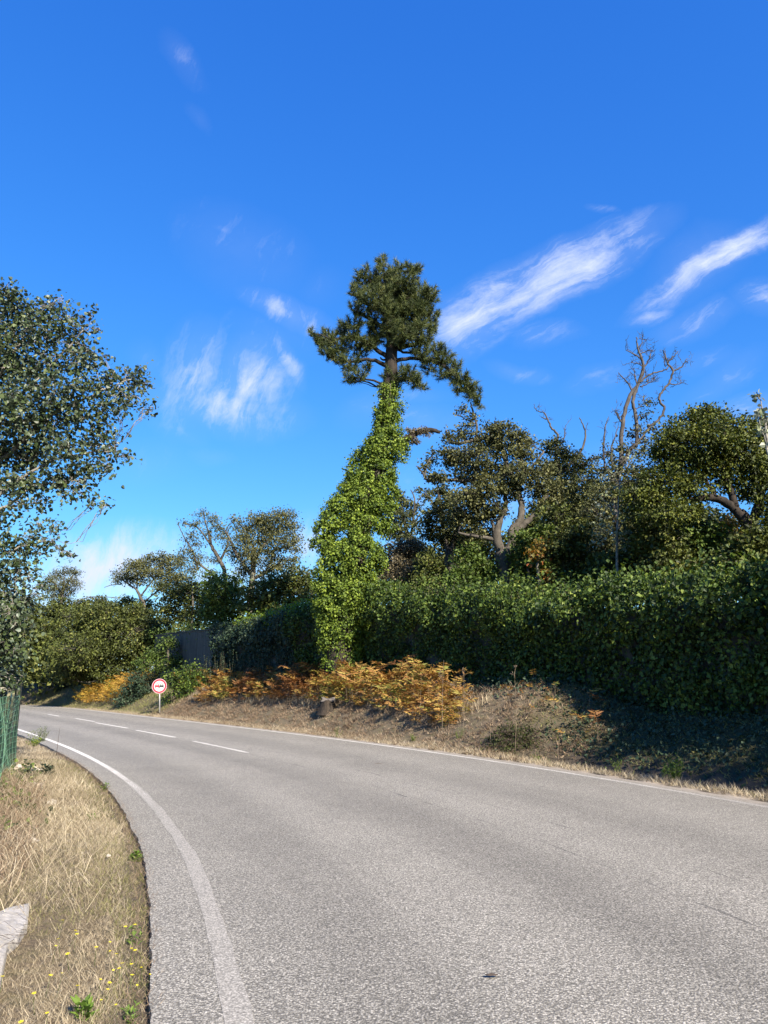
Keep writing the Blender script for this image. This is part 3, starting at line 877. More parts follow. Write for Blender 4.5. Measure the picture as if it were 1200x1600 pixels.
sA_ = wall_at_px(1010); sB_ = wall_at_px(745); sC_ = wall_at_px(590); sD_ = wall_at_px(470); sE_ = S_BARE0
for (a, b, lab, dens, per, ls, mat) in (
        (-5, wall_at_px(1230), 'tall hedge of climbing leaves continuing past the right edge of the photo', 9, 24, .13, 'hedge'),
        (wall_at_px(1230), sA_, 'leafy hedge over the wall at the right edge, above the dark ditch', 20, 32, .10, 'hedge'),
        (sA_, sB_, 'leafy green hedge between the big oak trunk and the right corner bulge', 18, 30, .10, 'hedge'),
        (sB_, sC_, 'leafy hedge on the wall just right of the ivy covered pine', 17, 28, .10, 'hedge'),
        (sC_, sD_, 'dark hedge on the wall hidden behind the foot of the pine', 13, 26, .12, 'hedge'),
        (sD_, sE_, 'dark ivy with upright shoots on the wall left of the pine', 13, 24, .12, 'hedge_dark')):
    a, b = min(a, b), max(a, b)
    root, cc, on, S_, T_, t = hedge('hedge', lab, a, b, dens, mat, ls)
    put_hedge_leaves(root, cc, on, per, ls, mat, .11)
    L_ = b - a
    shoots(root, int(L_ * 7), a, b, .2, .55, mat if mat != 'hedge_dark' else 'vine', ls * .9, WU - .1, lambda s, u: float(htop(s)) - .12)
    if mat == 'hedge_dark':
        shoots(root, int(L_ * 9), a, b + 1.5, .7, 1.6, 'hedge_dark', .08, WU - 1.0, lambda s, u: float(height(*xy(s, u))) + .25, name='upright_shoots')
# bright yellow green vine leaves along the wall top left of the pine
root = empty('vine', (*xy(sE_ - 3, WU), 4), 'bright yellow green vine spilling over the wall top left of the pine', 'vine')
n = 260; S_ = rng.uniform(wall_at_px(500), wall_at_px(372), n)
xx, yy = xy(S_, WU + rng.uniform(-.35, .5, n))
cc = np.stack([xx, yy, htop(S_) + rng.uniform(-.15, .4, n)], 1)
tt = np.interp(S_, CS, CT); on = unit(np.stack([-np.cos(tt), -np.sin(tt), np.ones(n)], 1))
put_hedge_leaves(root, cc, on, 22, .10, 'vine', .14)

# ------------------------------------------------------------------ the pine and its ivy
YP = 31.0
PINE_B = [(612, 452, 20), (634, 470, 20), (600, 480, 18), (650, 484, 17), (618, 500, 18), (632, 530, 11), (606, 536, 10), (668, 534, 10), (583, 530, 10), (650, 545, 9), (598, 412, 10), (622, 418, 12), (645, 424, 14), (572, 436, 20), (600, 440, 24), (630, 445, 22), (560, 458, 16), (585, 470, 26), (615, 475, 28), (650, 465, 26), (672, 462, 14),
          (555, 486, 12), (600, 500, 26), (640, 498, 28), (668, 492, 16), (655, 520, 20), (672, 512, 12), (590, 522, 15), (625, 522, 22),
          (553, 507, 13), (538, 516, 14), (515, 528, 15), (498, 535, 13), (490, 522, 7), (525, 540, 16), (552, 532, 17), (575, 538, 12), (530, 558, 15), (548, 568, 15), (560, 588, 12), (545, 592, 8), (575, 575, 8), (512, 552, 10), (565, 548, 12),
          (660, 552, 14), (682, 548, 12), (693, 560, 16), (672, 572, 14), (708, 578, 15), (720, 592, 14), (732, 604, 14), (742, 618, 12), (748, 630, 8), (690, 585, 10), (715, 608, 8),
          (612, 588, 14), (635, 585, 16), (650, 598, 12), (660, 606, 6), (615, 605, 10), (600, 600, 8)]
pine = tree('pine_tree', 'tall leaning pine with a rounded needle crown and ivy wrapped trunk beside the road', 'pine tree', YP,
            [(533, 1015, 22), (545, 930, 19), (562, 830, 17), (585, 740, 15), (600, 660, 12), (610, 590, 10.5), (612, 545, 9), (613, 500, 7.5), (613, 455, 5), (610, 420, 3)],
            [[(612, 560, 4), (590, 548, 3.5), (560, 528, 3), (520, 530, 2)], [(612, 575, 4), (580, 562, 3), (550, 565, 2)], [(611, 520, 4.5), (580, 500, 3), (558, 488, 2)],
             [(613, 545, 4.5), (640, 540, 3.5), (670, 535, 2.5)], [(612, 565, 4), (640, 560, 3), (680, 565, 3), (715, 590, 2.5), (745, 622, 1.6)],
             [(613, 500, 4), (640, 480, 3), (665, 465, 2)], [(613, 480, 4), (590, 455, 3), (575, 435, 2)], [(612, 560, 2.5), (598, 562, 1.5), (594, 558, 1)],
             [(614, 540, 3), (630, 550, 2), (655, 552, 1.5)], [(612, 598, 4), (632, 590, 2.5), (652, 598, 2)]],
            PINE_B, 'needle', 'bark_dark', dens=15, per=60, lsize=.23, shell=.42, needle=True, sub=5, twr=.010)

IVY_B = [(608, 612, 17), (607, 640, 24), (605, 668, 25), (600, 695, 30), (585, 712, 28), (615, 705, 20), (628, 690, 10), (555, 715, 12), (590, 740, 32), (560, 745, 24), (600, 765, 22), (545, 765, 18), (570, 775, 36), (535, 790, 26), (595, 790, 22),
         (522, 810, 24), (512, 830, 20), (560, 815, 28), (595, 820, 18), (505, 850, 18), (555, 868, 48), (528, 885, 38), (580, 880, 26), (510, 915, 24), (545, 925, 44), (578, 925, 24), (520, 950, 32), (555, 960, 32), (535, 985, 30), (555, 985, 20), (520, 1000, 20), (545, 1008, 18), (512, 980, 20), (530, 1020, 16), (545, 1030, 18), (520, 1030, 16), (532, 1045, 16), (555, 1020, 12)]
C = []; Rd = []; ivc = []
for b in IVY_B:
    r = b[2] * pscale(b[1], YP) * .83; C.append(P(b[0] + 1, b[1], YP - .15)); Rd.append([r, r * .95, r * .85])
C = np.array(C); Rd = np.array(Rd)
ivy = empty('ivy_plant', (C[-1][0], C[-1][1], float(height(C[-1][0], C[-1][1]))), 'thick bright green ivy swallowing the trunk of the leaning pine', 'ivy')
cc, own, ow = blob_clumps(C, Rd, 31, .78)
# keep only clumps on the outside of the union
keep = np.ones(len(cc), bool)
for i in range(len(C)):
    d = (((cc - C[i]) / Rd[i]) ** 2).sum(1)
    keep &= (d > .55) | (own == i)
cc, ow = cc[keep], ow[keep]
cc = cc + ow * (.09 * rng.normal(size=len(cc)))[:, None]
idx = np.repeat(np.arange(len(cc)), 30); N = len(idx); cl = rng.random(len(cc))
pos = cc[idx] + rng.normal(0, .085, (N, 3))
leaves('foliage', pos, unit(rng.normal(0, .5, (N, 3)) + [0, 0, -.5] + .3 * ow[idx]), unit(ow[idx] * .6 + unit(pos - cc[idx]) * .8 + rng.normal(0, .4, (N, 3)) + [0, 0, .35]), .088 * (.4 + .9 * rng.random(N)), M['ivy'], ivy, IVYL, cl[idx])
A = Acc()
for kx in range(7):
    ln = [(533 + random.uniform(-12, 12), 1015, 2), (548 + random.uniform(-18, 18), 930, 2), (563 + random.uniform(-16, 16), 830, 2), (587 + random.uniform(-12, 12), 740, 1.6), (602 + random.uniform(-9, 9), 660, 1.2), (610, 600, .8)]
    w = np.array([np.r_[P(a, b, YP - .4 + random.random() * .2), c * pscale(b, YP)] for a, b, c in ln]); L = smooth_line(w, 4, .02); A.tube(L[:, :3], L[:, 3], 5)
A.build('vine_stems', M['bark'], ivy, True)['kind'] = 'stuff'
# ivy stub branch pointing right at y 680
tree('broken_branch', 'dead broken pine limb draped in brown ivy, sticking out right of the trunk', 'branch', YP - .1,
     [(612, 705, 6), (630, 690, 5.5), (648, 678, 5), (670, 672, 4), (688, 675, 2.5)], [[(640, 684, 3), (652, 695, 1.5)]],
     [(636, 688, 9), (648, 676, 8), (660, 672, 7), (640, 674, 6), (668, 678, 5), (650, 688, 6)], 'shrub_brown', 'bark_dark', dens=38, per=16, lsize=.07, spread=.07, ground=False, sub=3)

# ------------------------------------------------------------------ trees behind the wall, right
tree('oak_tree', 'gnarled old oak with forked dark trunk and wide spreading crown right of the pine', 'oak tree', 31,
     [(793, 945, 12), (790, 905, 11), (786, 875, 12), (783, 858, 11)],
     [[(783, 865, 8), (776, 838, 7), (780, 815, 5.5), (790, 790, 4), (788, 765, 3)], [(777, 845, 5), (772, 828, 3.5), (768, 812, 2.5)],
      [(790, 870, 8), (799, 850, 7), (801, 828, 6.5), (812, 815, 6), (815, 790, 5), (810, 765, 4), (818, 735, 3), (812, 710, 2)], [(805, 832, 5.5), (818, 820, 5), (830, 810, 4.5), (845, 790, 3.5), (858, 770, 2.5), (880, 755, 1.5)],
      [(810, 765, 3.5), (795, 735, 3.5), (785, 705, 3.2), (776, 688, 3), (755, 686, 2.8), (730, 690, 2.6), (710, 692, 2.4), (700, 682, 2), (697, 672, 1.2)],
      [(782, 850, 5), (768, 842, 3.5), (740, 838, 2.5), (715, 832, 1.6)], [(788, 770, 3.5), (760, 758, 3.2), (735, 752, 3), (705, 750, 2.8), (680, 750, 2.6), (668, 750, 2.2), (660, 738, 1.6), (652, 728, 1)],
      [(664, 748, 1.6), (666, 728, 1.3), (675, 712, 1)], [(745, 690, 2), (744, 660, 1.8), (738, 640, 1.4), (735, 628, 1)], [(742, 662, 1.3), (728, 655, 1), (715, 648, .8)], [(818, 745, 2.5), (835, 725, 2), (850, 705, 1.5)]],
     [(770, 668, 14, .7), (785, 675, 20, .6), (808, 682, 18, .6), (826, 690, 12), (758, 690, 22, .6), (730, 678, 14, .6), (705, 690, 10, .6), (715, 718, 22, .6), (745, 712, 26, .6), (790, 705, 26, .6), (820, 708, 18, .7), (700, 712, 14, .6), (735, 742, 26, .55), (775, 735, 26, .6), (812, 740, 26, .7), (690, 748, 16, .4), (672, 744, 9, .6), (662, 732, 7), (672, 718, 8), (677, 706, 5),
      (845, 735, 18), (760, 765, 30, .7), (725, 775, 24, .7), (795, 765, 22, .7), (840, 765, 22, .7), (865, 760, 18), (745, 800, 30, .7), (715, 810, 22, .7), (780, 800, 16), (745, 830, 26, .6), (722, 640, 4), (738, 652, 5), (728, 665, 7), (700, 678, 6), (840, 790, 14), (870, 780, 14)],
     'oak_grey', 'bark_grey', dens=11, per=32, lsize=0.105, spread=.15, shell=.3)
tree('oak_tree', 'thinner oak with two dead bare twigs poking above its crown, left of the bare tree', 'oak tree', 33,
     [(888, 930, 5), (884, 860, 4.5), (880, 800, 4), (876, 750, 3.5), (872, 720, 3)],
     [[(876, 745, 2.5), (868, 715, 2), (869, 696, 1.8), (871, 680, 1.8), (861, 668, 1.5), (856, 655, 1.2), (850, 645, 1), (842, 643, .8), (834, 637, .6)], [(876, 740, 2.5), (890, 725, 2.2), (899, 718, 2), (909, 703, 1.8), (915, 680, 1.4), (911, 665, 1), (905, 652, .7)], [(871, 692, 1.3), (880, 690, 1), (883, 665, .6)], [(856, 656, .9), (846, 652, .6)]],
     [(858, 700, 14), (878, 708, 16), (900, 712, 13), (870, 728, 20), (895, 735, 20), (915, 728, 12), (855, 740, 14), (880, 760, 22), (905, 765, 18), (860, 790, 18), (892, 795, 20), (920, 750, 10), (930, 715, 7), (870, 690, 8), (890, 820, 20)],
     'oak', 'bark_grey', dens=11, per=30, lsize=0.105, spread=.15, shell=.3, fuzz=4)
tree('half_dead_tree', 'half dead tree whose leafless forked top rises above all trees at right', 'dead tree', 29,
     [(966, 940, 5.62), (962, 880, 5.62), (966, 830, 5.15), (960, 790, 4.68), (964, 755, 4.68), (970, 725, 4.21)],
     [[(970, 728, 3.74), (971, 687, 3.37), (974, 652, 3.19), (985, 617, 2.99), (997, 601, 2.81), (1005, 573, 2.43), (1000, 554, 1.87), (996, 540, 1.31), (995, 527, .8)],
      [(985, 703, 2.99), (995, 690, 2.99), (993, 650, 2.81), (989, 627, 2.63), (997, 601, 2.63)], [(968, 735, 3.74), (985, 703, 3.28), (1000, 690, 2.43)],
      [(1012, 668, 1.69), (1029, 655, 1.87), (1038, 639, 1.87), (1030, 623, 1.87), (1036, 610, 1.69), (1045, 598, 1.69), (1051, 579, 1.69), (1043, 566, 1.40), (1036, 547, .8)], [(985, 703, 2.34), (1005, 680, 1.87), (1016, 665, 1.69)],
      [(1051, 579, 1.31), (1064, 574, 1.12), (1070, 566, .8), (1073, 561, .5)], [(1046, 600, 0.94), (1057, 601, .8), (1067, 597, .5)], [(1044, 567, 1.12), (1052, 558, .9), (1060, 549, .5)], [(997, 601, 1.69), (1006, 592, 1.49), (1016, 585, 1.40), (1030, 581, 1.12), (1042, 576, 0.94), (1046, 570, .7)],
      [(988, 611, 1.49), (983, 602, 1.12), (975, 592, 0.94), (966, 582, .5)], [(1001, 560, 1.12), (990, 553, 0.94), (978, 547, .5)], [(1002, 552, 0.94), (1010, 549, .8), (1021, 547, .5)], [(1006, 575, 1.12), (1014, 562, 0.94), (1017, 550, .6), (1021, 548, .4)],
      [(1004, 572, 0.94), (996, 568, .8), (986, 566, .5)], [(999, 545, .8), (1003, 535, .7), (1004, 527, .4)], [(1010, 592, 0.94), (1013, 598, .7), (1022, 590, .6)], [(996, 603, 1.12), (992, 588, 0.94), (991, 575, .5)], [(975, 668, 1.49), (969, 655, 1.31), (961, 644, .7)], [(968, 655, .8), (962, 640, .5)],
      [(958, 750, 2.25), (945, 728, 1.69), (943, 700, 1.49), (945, 671, 1.12), (950, 654, .6)], [(958, 735, 1.69), (955, 703, 1.31), (961, 682, 0.94), (966, 665, .5)], [(1000, 604, 0.94), (1012, 600, .8), (1024, 592, .5)], [(1040, 573, .8), (1037, 560, .5)], [(993, 640, .8), (1003, 632, .6), (1006, 618, .4)]],
     [(1000, 672, 7, 1.2), (1008, 650, 5, 1.5), (1014, 628, 4, 2), (1022, 670, 8), (1010, 690, 9), (985, 680, 8), (1000, 708, 12), (975, 705, 10), (950, 705, 8, 1.3), (965, 740, 18), (990, 738, 16), (940, 735, 12), (945, 770, 22), (975, 775, 22), (930, 800, 24), (960, 815, 26), (990, 815, 20), (940, 845, 26), (975, 860, 26), (960, 760, 18), (955, 870, 26), (985, 890, 24), (1000, 740, 16), (970, 720, 12), (935, 870, 24)],
     'oak_grey', 'deadwood', dens=9, per=28, lsize=0.1, spread=.15, shell=.3, sub=4, fuzz=7)
tree('oak_tree', 'big dense dark green oak with domed crown filling the right edge', 'oak tree', 23.5,
     [(1178, 960, 11), (1178, 900, 11), (1176, 850, 11), (1168, 820, 10), (1155, 800, 9)],
     [[(1160, 808, 8), (1140, 788, 7), (1115, 778, 6), (1085, 780, 4.5), (1050, 790, 3)], [(1172, 830, 8), (1185, 790, 7), (1195, 750, 5)], [(1150, 795, 6), (1135, 750, 5), (1115, 700, 3.5), (1090, 665, 2)], [(1120, 780, 4), (1100, 745, 3), (1080, 720, 2)]],
     [(1098, 648, 17), (1085, 658, 22), (1115, 655, 22), (1058, 678, 24), (1045, 690, 20), (1085, 690, 32), (1120, 680, 28), (1145, 668, 22), (1160, 680, 24), (1180, 672, 20), (1205, 675, 30), (1040, 720, 28), (1075, 730, 34), (1115, 722, 34), (1155, 715, 34), (1195, 718, 36), (1235, 710, 40), (1020, 745, 16), (1045, 760, 30), (1085, 768, 24), (1135, 752, 22), (1175, 758, 30), (1215, 770, 34),
      (1010, 780, 26), (1000, 800, 26), (1040, 800, 26), (985, 770, 12), (1075, 800, 20), (1200, 810, 24), (1255, 780, 40), (1195, 690, 12)],
     'oak_bright', 'bark_dark', dens=12, per=40, lsize=0.095, spread=.16, shell=.4)
tree('poplar_sapling', 'slim poplar shoot with round silvery leaves at the right edge above the oak', 'sapling', 18.5,
     [(1215, 960, 3), (1208, 800, 2.6), (1200, 700, 2), (1194, 650, 1.3), (1183, 612, .6)],
     [[(1200, 700, 1.2), (1190, 670, .8), (1186, 650, .5)], [(1196, 665, 1), (1205, 630, .6)]],
     [(1183, 618, 5, 1.4), (1186, 640, 6, 1.2), (1192, 655, 9), (1200, 670, 11), (1188, 672, 6), (1206, 640, 8), (1205, 700, 10)], 'sapling', 'bark_white', dens=16, per=4, lsize=.12, spread=.06, tmpl=HEART, sub=2, twr=.004)
tree('pine_tree', 'small thin pine with grey bare twigs in the gap right of the ivy trunk', 'pine tree', 43,
     [(648, 900, 4), (642, 860, 3.5), (635, 830, 3), (628, 795, 2), (625, 775, 1.2)], [[(640, 850, 2), (646, 810, 1.8), (648, 780, 1.2), (642, 765, .7)], [(647, 800, 1), (655, 780, .8), (664, 770, .5)], [(636, 840, 2), (622, 825, 1.5), (612, 810, 1)], [(645, 820, 1.2), (655, 805, 1)]],
     [(620, 776, 10), (632, 785, 12), (615, 795, 14), (628, 808, 14), (612, 818, 12), (645, 800, 9), (650, 822, 12), (622, 835, 16), (655, 790, 5), (640, 845, 12), (606, 835, 8), (652, 765, 3)],
     'oak', 'bark_grey', dens=9, per=24, lsize=0.13, spread=.16, shell=.3, sub=6)
tree('oak_tree', 'oak with a snapped pale trunk just left of the forked oak', 'oak tree', 36,
     [(707, 940, 8), (705, 905, 8), (702, 880, 7), (700, 858, 5)],
     [[(706, 890, 5), (716, 882, 4.5), (724, 872, 3)], [(700, 862, 5), (694, 835, 3.5), (690, 800, 3), (684, 765, 2)], [(703, 868, 4.5), (712, 830, 3), (722, 795, 2)], [(692, 815, 2), (675, 785, 1.6), (664, 770, 1)], [(690, 830, 2), (672, 820, 1.4)]],
     [(690, 770, 14), (672, 768, 8), (708, 785, 16), (690, 795, 18), (672, 805, 12), (668, 815, 10), (715, 812, 18), (695, 825, 20), (680, 838, 16), (720, 842, 18), (664, 832, 8), (700, 850, 14), (664, 776, 5)],
     'oak', 'bark_grey', dens=10, per=28, lsize=0.12, spread=.15, shell=.3)

GB = 'trees of the wood closing the gaps behind the hedge'
for (lab, Y, tk, bl, lf) in (
        ('low dark tree filling the gap right of the small thin pine', 42, [(668, 930, 4), (668, 880, 3)], [(660, 868, 22), (680, 880, 24), (645, 890, 22), (630, 880, 18), (700, 890, 22), (672, 905, 24)], 'oak'),
        ('bushy green tree behind the snapped trunk', 41, [(730, 930, 4), (730, 870, 3)], [(730, 850, 26), (745, 870, 26), (715, 870, 24), (705, 850, 20), (755, 848, 22), (735, 895, 28), (700, 890, 22)], 'oak'),
        ('bushy tree seen between the stems of the forked oak', 40, [(800, 930, 4), (802, 860, 3)], [(800, 850, 26), (825, 840, 26), (840, 860, 28), (815, 875, 28), (790, 885, 24), (850, 825, 22), (830, 815, 20), (855, 890, 28)], 'shrub'),
        ('dark tree behind the thinner oak', 38, [(895, 930, 4), (895, 840, 3)], [(880, 800, 26), (905, 790, 26), (925, 810, 28), (895, 830, 30), (870, 840, 26), (935, 780, 22), (920, 850, 30), (885, 870, 30), (930, 760, 16)], 'oak'),
        ('dark tree behind the half dead tree', 36, [(980, 930, 4), (982, 820, 3)], [(960, 770, 22), (985, 765, 24), (1005, 780, 26), (975, 800, 30), (1010, 820, 32), (955, 840, 30), (990, 860, 34), (1025, 860, 30)], 'oak'),
        ('dark tree seen under the limbs of the big dense oak', 34, [(1090, 930, 4), (1092, 830, 3)], [(1060, 810, 28), (1095, 815, 30), (1130, 830, 28), (1075, 850, 34), (1115, 865, 34), (1160, 850, 30), (1150, 885, 34), (1200, 860, 34)], 'oak')):
    tree('oak_tree', lab, 'tree', Y, tk, [], bl, lf, 'bark', dens=6.5, per=26, lsize=.16, spread=.2, shell=.35, group=GB, sub=4)
GS = 'shrubs and small trees behind the right hedge'
for (lab, Y, bl, lf, d, ls) in (
        ('greyish brown twiggy shrub beside the ivy trunk above the hedge', 34.5, [(620, 870, 28), (645, 860, 22), (640, 895, 30), (612, 905, 24), (665, 885, 20)], 'shrub_brown', 8, .08),
        ('dark leafy shrub left of the snapped trunk', 32.5, [(668, 880, 22), (672, 905, 24), (655, 920, 20), (690, 925, 18)], 'shrub', 8, .09),
        ('sunlit green shrub between the snapped trunk and the forked trunk', 31, [(735, 880, 26), (755, 895, 26), (725, 905, 26), (750, 915, 24), (740, 858, 18)], 'shrub_green', 8, .09),
        ('low yellowish shrub in front of the forked oak trunk', 29, [(700, 935, 18, .5), (740, 935, 22, .5), (770, 932, 16, .5), (660, 935, 18, .5), (815, 935, 24, .5)], 'shrub_green', 10, .08),
        ('leafy green shrub right of the forked trunk with a yellow tinge', 30, [(825, 870, 28), (850, 880, 26), (835, 900, 30), (820, 845, 20), (860, 905, 26), (855, 840, 22)], 'shrub_green', 8, .09),
        ('orange leaved autumn sapling in the wood behind the hedge', 27.5, [(840, 868, 8), (858, 900, 10), (852, 925, 8), (845, 850, 6), (862, 915, 6)], 'autumn', 14, .09),
        ('dark shrub thicket below the thinner oak', 28, [(880, 850, 30), (905, 880, 32), (880, 905, 28), (920, 910, 28), (900, 830, 24), (860, 800, 20)], 'shrub', 8, .09),
        ('dark thicket at the foot of the half dead tree', 26.5, [(950, 890, 32), (985, 900, 34), (1000, 860, 30), (960, 920, 28), (1020, 915, 28)], 'shrub', 8.5, .09),
        ('deep green thicket under the left side of the big dark oak', 24.5, [(1035, 850, 34), (1060, 880, 34), (1030, 895, 30), (1010, 840, 28), (1075, 915, 26)], 'shrub', 8.5, .09),
        ('loose green shrub under the middle of the big dark oak', 25, [(1095, 860, 30), (1115, 890, 32), (1085, 830, 24), (1110, 835, 24)], 'shrub_green', 8, .09),
        ('reddish tinged shrub under the arched limb of the big dark oak', 27, [(1135, 830, 20), (1150, 850, 20), (1140, 810, 14)], 'autumn', 5, .08),
        ('tall green shrub at the right edge below the big dark oak', 22.4, [(1180, 845, 22), (1165, 862, 24), (1150, 880, 32), (1200, 870, 34), (1190, 900, 36), (1150, 905, 28), (1240, 880, 50)], 'shrub', 8.5, .09)):
    b0 = bl[0]
    tree('shrub', lab, 'shrub', Y, [(b0[0] + 3, b0[1] + 55, 2.5), (b0[0], b0[1] + 10, 2)], [], bl, lf, 'bark', dens=d * 1.15, per=30, lsize=ls * 1.5, spread=.18, shell=.35, group=GS, sub=5, fol='foliage', trunkname='stem')
# poplar shoots with pale leaves among the dark thicket
tree('sapling', 'thin pale stemmed sapling with silvery leaves in the dark thicket', 'sapling', 25, [(968, 930, 2), (964, 860, 2), (966, 800, 1.5), (970, 740, 1)],
     [[(965, 850, 1), (950, 815, .7)], [(965, 830, 1), (982, 800, .7)]], [(945, 790, 18, 1.3), (980, 790, 16, 1.3), (960, 750, 14, 1.4), (940, 830, 18, 1.2), (975, 840, 16, 1.2), (985, 720, 10, 1.4)], 'sapling', 'bark_white', dens=9, per=5, lsize=.085, spread=.1, tmpl=HEART, sub=3, twr=.005)

# low growth filling the ground right behind the wall
n = 2500; S_ = 3 + 59 * rng.random(n) ** 1.45; U_ = WU + .05 + 9.4 * rng.random(n) ** 1.5
xx, yy = xy(S_, U_); g0 = height(xx, yy); tp = htop(S_) + .45 + .07 * (U_ - WU) + .35 * vn(S_, U_, .8, 61)
cc = np.stack([xx, yy, g0 + (tp - g0) * (1 - .75 * rng.random(n) ** 2)], 1)
idx = np.repeat(np.arange(n), 20); N = len(idx)
o = leaves('undergrowth', cc[idx] + rng.normal(0, .22, (N, 3)), rng.normal(size=(N, 3)), unit(rng.normal(0, .6, (N, 3)) + [0, 0, .6]), .14 * (.5 + .8 * rng.random(N)), M['shrub_green'], None, DIAMOND, rng.random(n)[idx])
tag(o, 'tangle of low green undergrowth on the ground behind the garden wall', 'undergrowth', kind='stuff')

# unseen oaks past the right edge, added to shade the ditch and hedge
for q_, (s0_, u0_, h_, rr_, lab) in enumerate(((6.5, 9.9, 8.4, 2.1, 'dense unseen oak added for shade just past the right edge of the photo'), (2.5, 9.8, 9.0, 2.2, 'second added shade oak past the right edge, level with the camera'), (-2, 9.8, 9.4, 2.2, 'third added shade oak past the right edge, behind the camera'), (-6, 9.8, 9.6, 2.3, 'fourth and hindmost added shade oak past the right edge'), (10.5, 10.3, 7.4, 1.9, 'added shade oak just outside the right edge standing close behind the hedge'), (*[float(v_[0]) for v_ in su(10.6, 11.4)], 6.9, 1.9, 'added oak outside the right edge whose crown shades the near end of the ditch'), (*[float(v_[0]) for v_ in su(9.9, 13.6)], 6.3, 1.5, 'smallest added shade oak outside the right edge, nearest to the frame'))):
    x_, y_ = xy(s0_, u0_); g0 = float(height(x_, y_))
    root = empty('oak_tree', (x_, y_, g0), lab, 'oak tree', 'unseen shade oaks added past the right edge')
    A = Acc(); L = smooth_line(np.array([[x_, y_, g0 - .2, .22], [x_ + .1, y_, g0 + 2, .18], [x_ - .1, y_ + .1, h_ * .6, .14], [x_, y_, h_ - 1.2, .06]]), 5, .02); A.tube(L[:, :3], L[:, 3], 9, .08); A.build('trunk', M['bark'], root, True)
    C_ = []; R_ = []; A = Acc()
    for w_ in range(13):
        a_ = w_ * 2.4; q2 = random.random() ** .6 * rr_; z_ = random.uniform(3.0, h_ - .9)
        c_ = np.array([x_ + q2 * math.cos(a_), y_ + q2 * math.sin(a_), z_]); rad_ = random.uniform(.75, 1.15); C_.append(c_); R_.append([rad_, rad_, rad_ * .7])
        b_ = np.array([x_, y_, max(g0 + 1.2, z_ - 1.2)]); A.tube([b_, (b_ + c_) / 2 + [0, 0, .1], c_], [.07, .05, .02], 6)
    A.build('branches', M['bark'], root, True)['kind'] = 'stuff'
    cc_, ow_, ou_ = blob_clumps(np.array(C_), np.array(R_), 3.6, .3)
    idx = np.repeat(np.arange(len(cc_)), 16); N = len(idx)
    leaves('foliage', cc_[idx] + rng.normal(0, .2, (N, 3)), rng.normal(size=(N, 3)), unit(ou_[idx] * .5 + rng.normal(0, .6, (N, 3)) + [0, 0, .5]), .15 * (.6 + .7 * rng.random(N)), M['oak'], root, DIAMOND, rng.random(len(cc_))[idx])

# ------------------------------------------------------------------ trees and bushes, left background
GL = 'trees behind the wall left of the pine'
tree('oak_tree', 'round crowned oak on a dark trunk left of the pine', 'oak tree', 49,
     [(391, 975, 5), (391, 940, 5), (394, 905, 4.5), (396, 880, 4), (398, 855, 3)],
     [[(394, 900, 3), (372, 870, 2.6), (360, 845, 2), (352, 830, 1.3)], [(396, 880, 3), (410, 855, 2.4), (425, 835, 1.6)], [(394, 905, 3), (425, 890, 2.4), (440, 875, 1.5)], [(398, 858, 2), (385, 840, 1.5)], [(425, 862, 1.8), (445, 855, 1.4), (462, 850, .9)]],
     [(432, 806, 12), (448, 808, 14), (415, 812, 14), (400, 815, 16), (380, 822, 14), (430, 825, 18), (455, 822, 12), (460, 840, 10), (405, 838, 22), (440, 845, 20), (380, 848, 18), (462, 858, 9), (455, 872, 10), (420, 865, 18), (395, 870, 18), (370, 868, 14), (440, 885, 14), (415, 890, 16), (380, 890, 14), (458, 885, 6), (366, 812, 6)],
     'oak_grey', 'bark', dens=6, per=34, lsize=0.115, spread=.24, shell=.3, group=GL)
tree('oak_tree', 'crooked half bare oak leaning left beside the round crowned oak', 'oak tree', 53,
     [(352, 975, 3.38), (352, 920, 3.38), (350, 890, 3.15), (340, 870, 3.00), (330, 850, 2.40), (326, 830, 1.65)],
     [[(344, 876, 2.25), (356, 850, 1.50), (355, 830, 0.90)], [(331, 855, 1.65), (318, 835, 1.35), (305, 822, 1.05), (286, 818, .8)], [(327, 835, 1.20), (320, 812, 0.90), (318, 800, .7)], [(310, 890, 1.80), (300, 860, 1.35), (288, 840, 0.90), (280, 822, .6)], [(330, 895, 1.65), (310, 880, 1.50), (296, 870, 0.75)]],
     [(318, 804, 8), (330, 812, 10), (340, 822, 10), (305, 820, 9), (290, 818, 6), (325, 832, 9), (300, 835, 8), (345, 840, 10), (310, 850, 8), (296, 858, 9), (290, 845, 5), (355, 855, 10), (310, 872, 12), (285, 870, 10), (335, 875, 8), (300, 888, 12), (348, 828, 6)],
     'oak_grey', 'bark_grey', dens=6, per=26, lsize=0.11, spread=.24, shell=.3, group=GL)
tree('oak_tree', 'low spreading oak with pale limbs, leftmost oak above the big bush', 'oak tree', 66,
     [(225, 955, 2.40), (220, 935, 2.28), (213, 920, 1.92)],
     [[(214, 922, 1.56), (200, 912, 1.20), (188, 905, 0.60)], [(220, 932, 1.56), (232, 915, 1.20), (245, 900, 0.84)], [(214, 920, 1.20), (215, 900, 0.96), (222, 888, 0.60)], [(226, 940, 1.20), (250, 920, 1.08), (262, 908, 0.60)], [(190, 913, .8), (175, 914, .6), (163, 918, .4)]],
     [(190, 898, 12, .7), (205, 888, 15, .7), (222, 882, 16, .7), (240, 876, 14, .7), (258, 874, 14, .7), (235, 898, 16, .7), (255, 892, 16), (275, 882, 14), (200, 906, 10, .6), (215, 905, 12), (270, 905, 15), (285, 900, 12), (185, 908, 6), (250, 915, 14), (280, 920, 14)],
     'oak_grey', 'bark_grey', dens=4.6, per=30, lsize=0.14, spread=.24, shell=.3, group=GL)
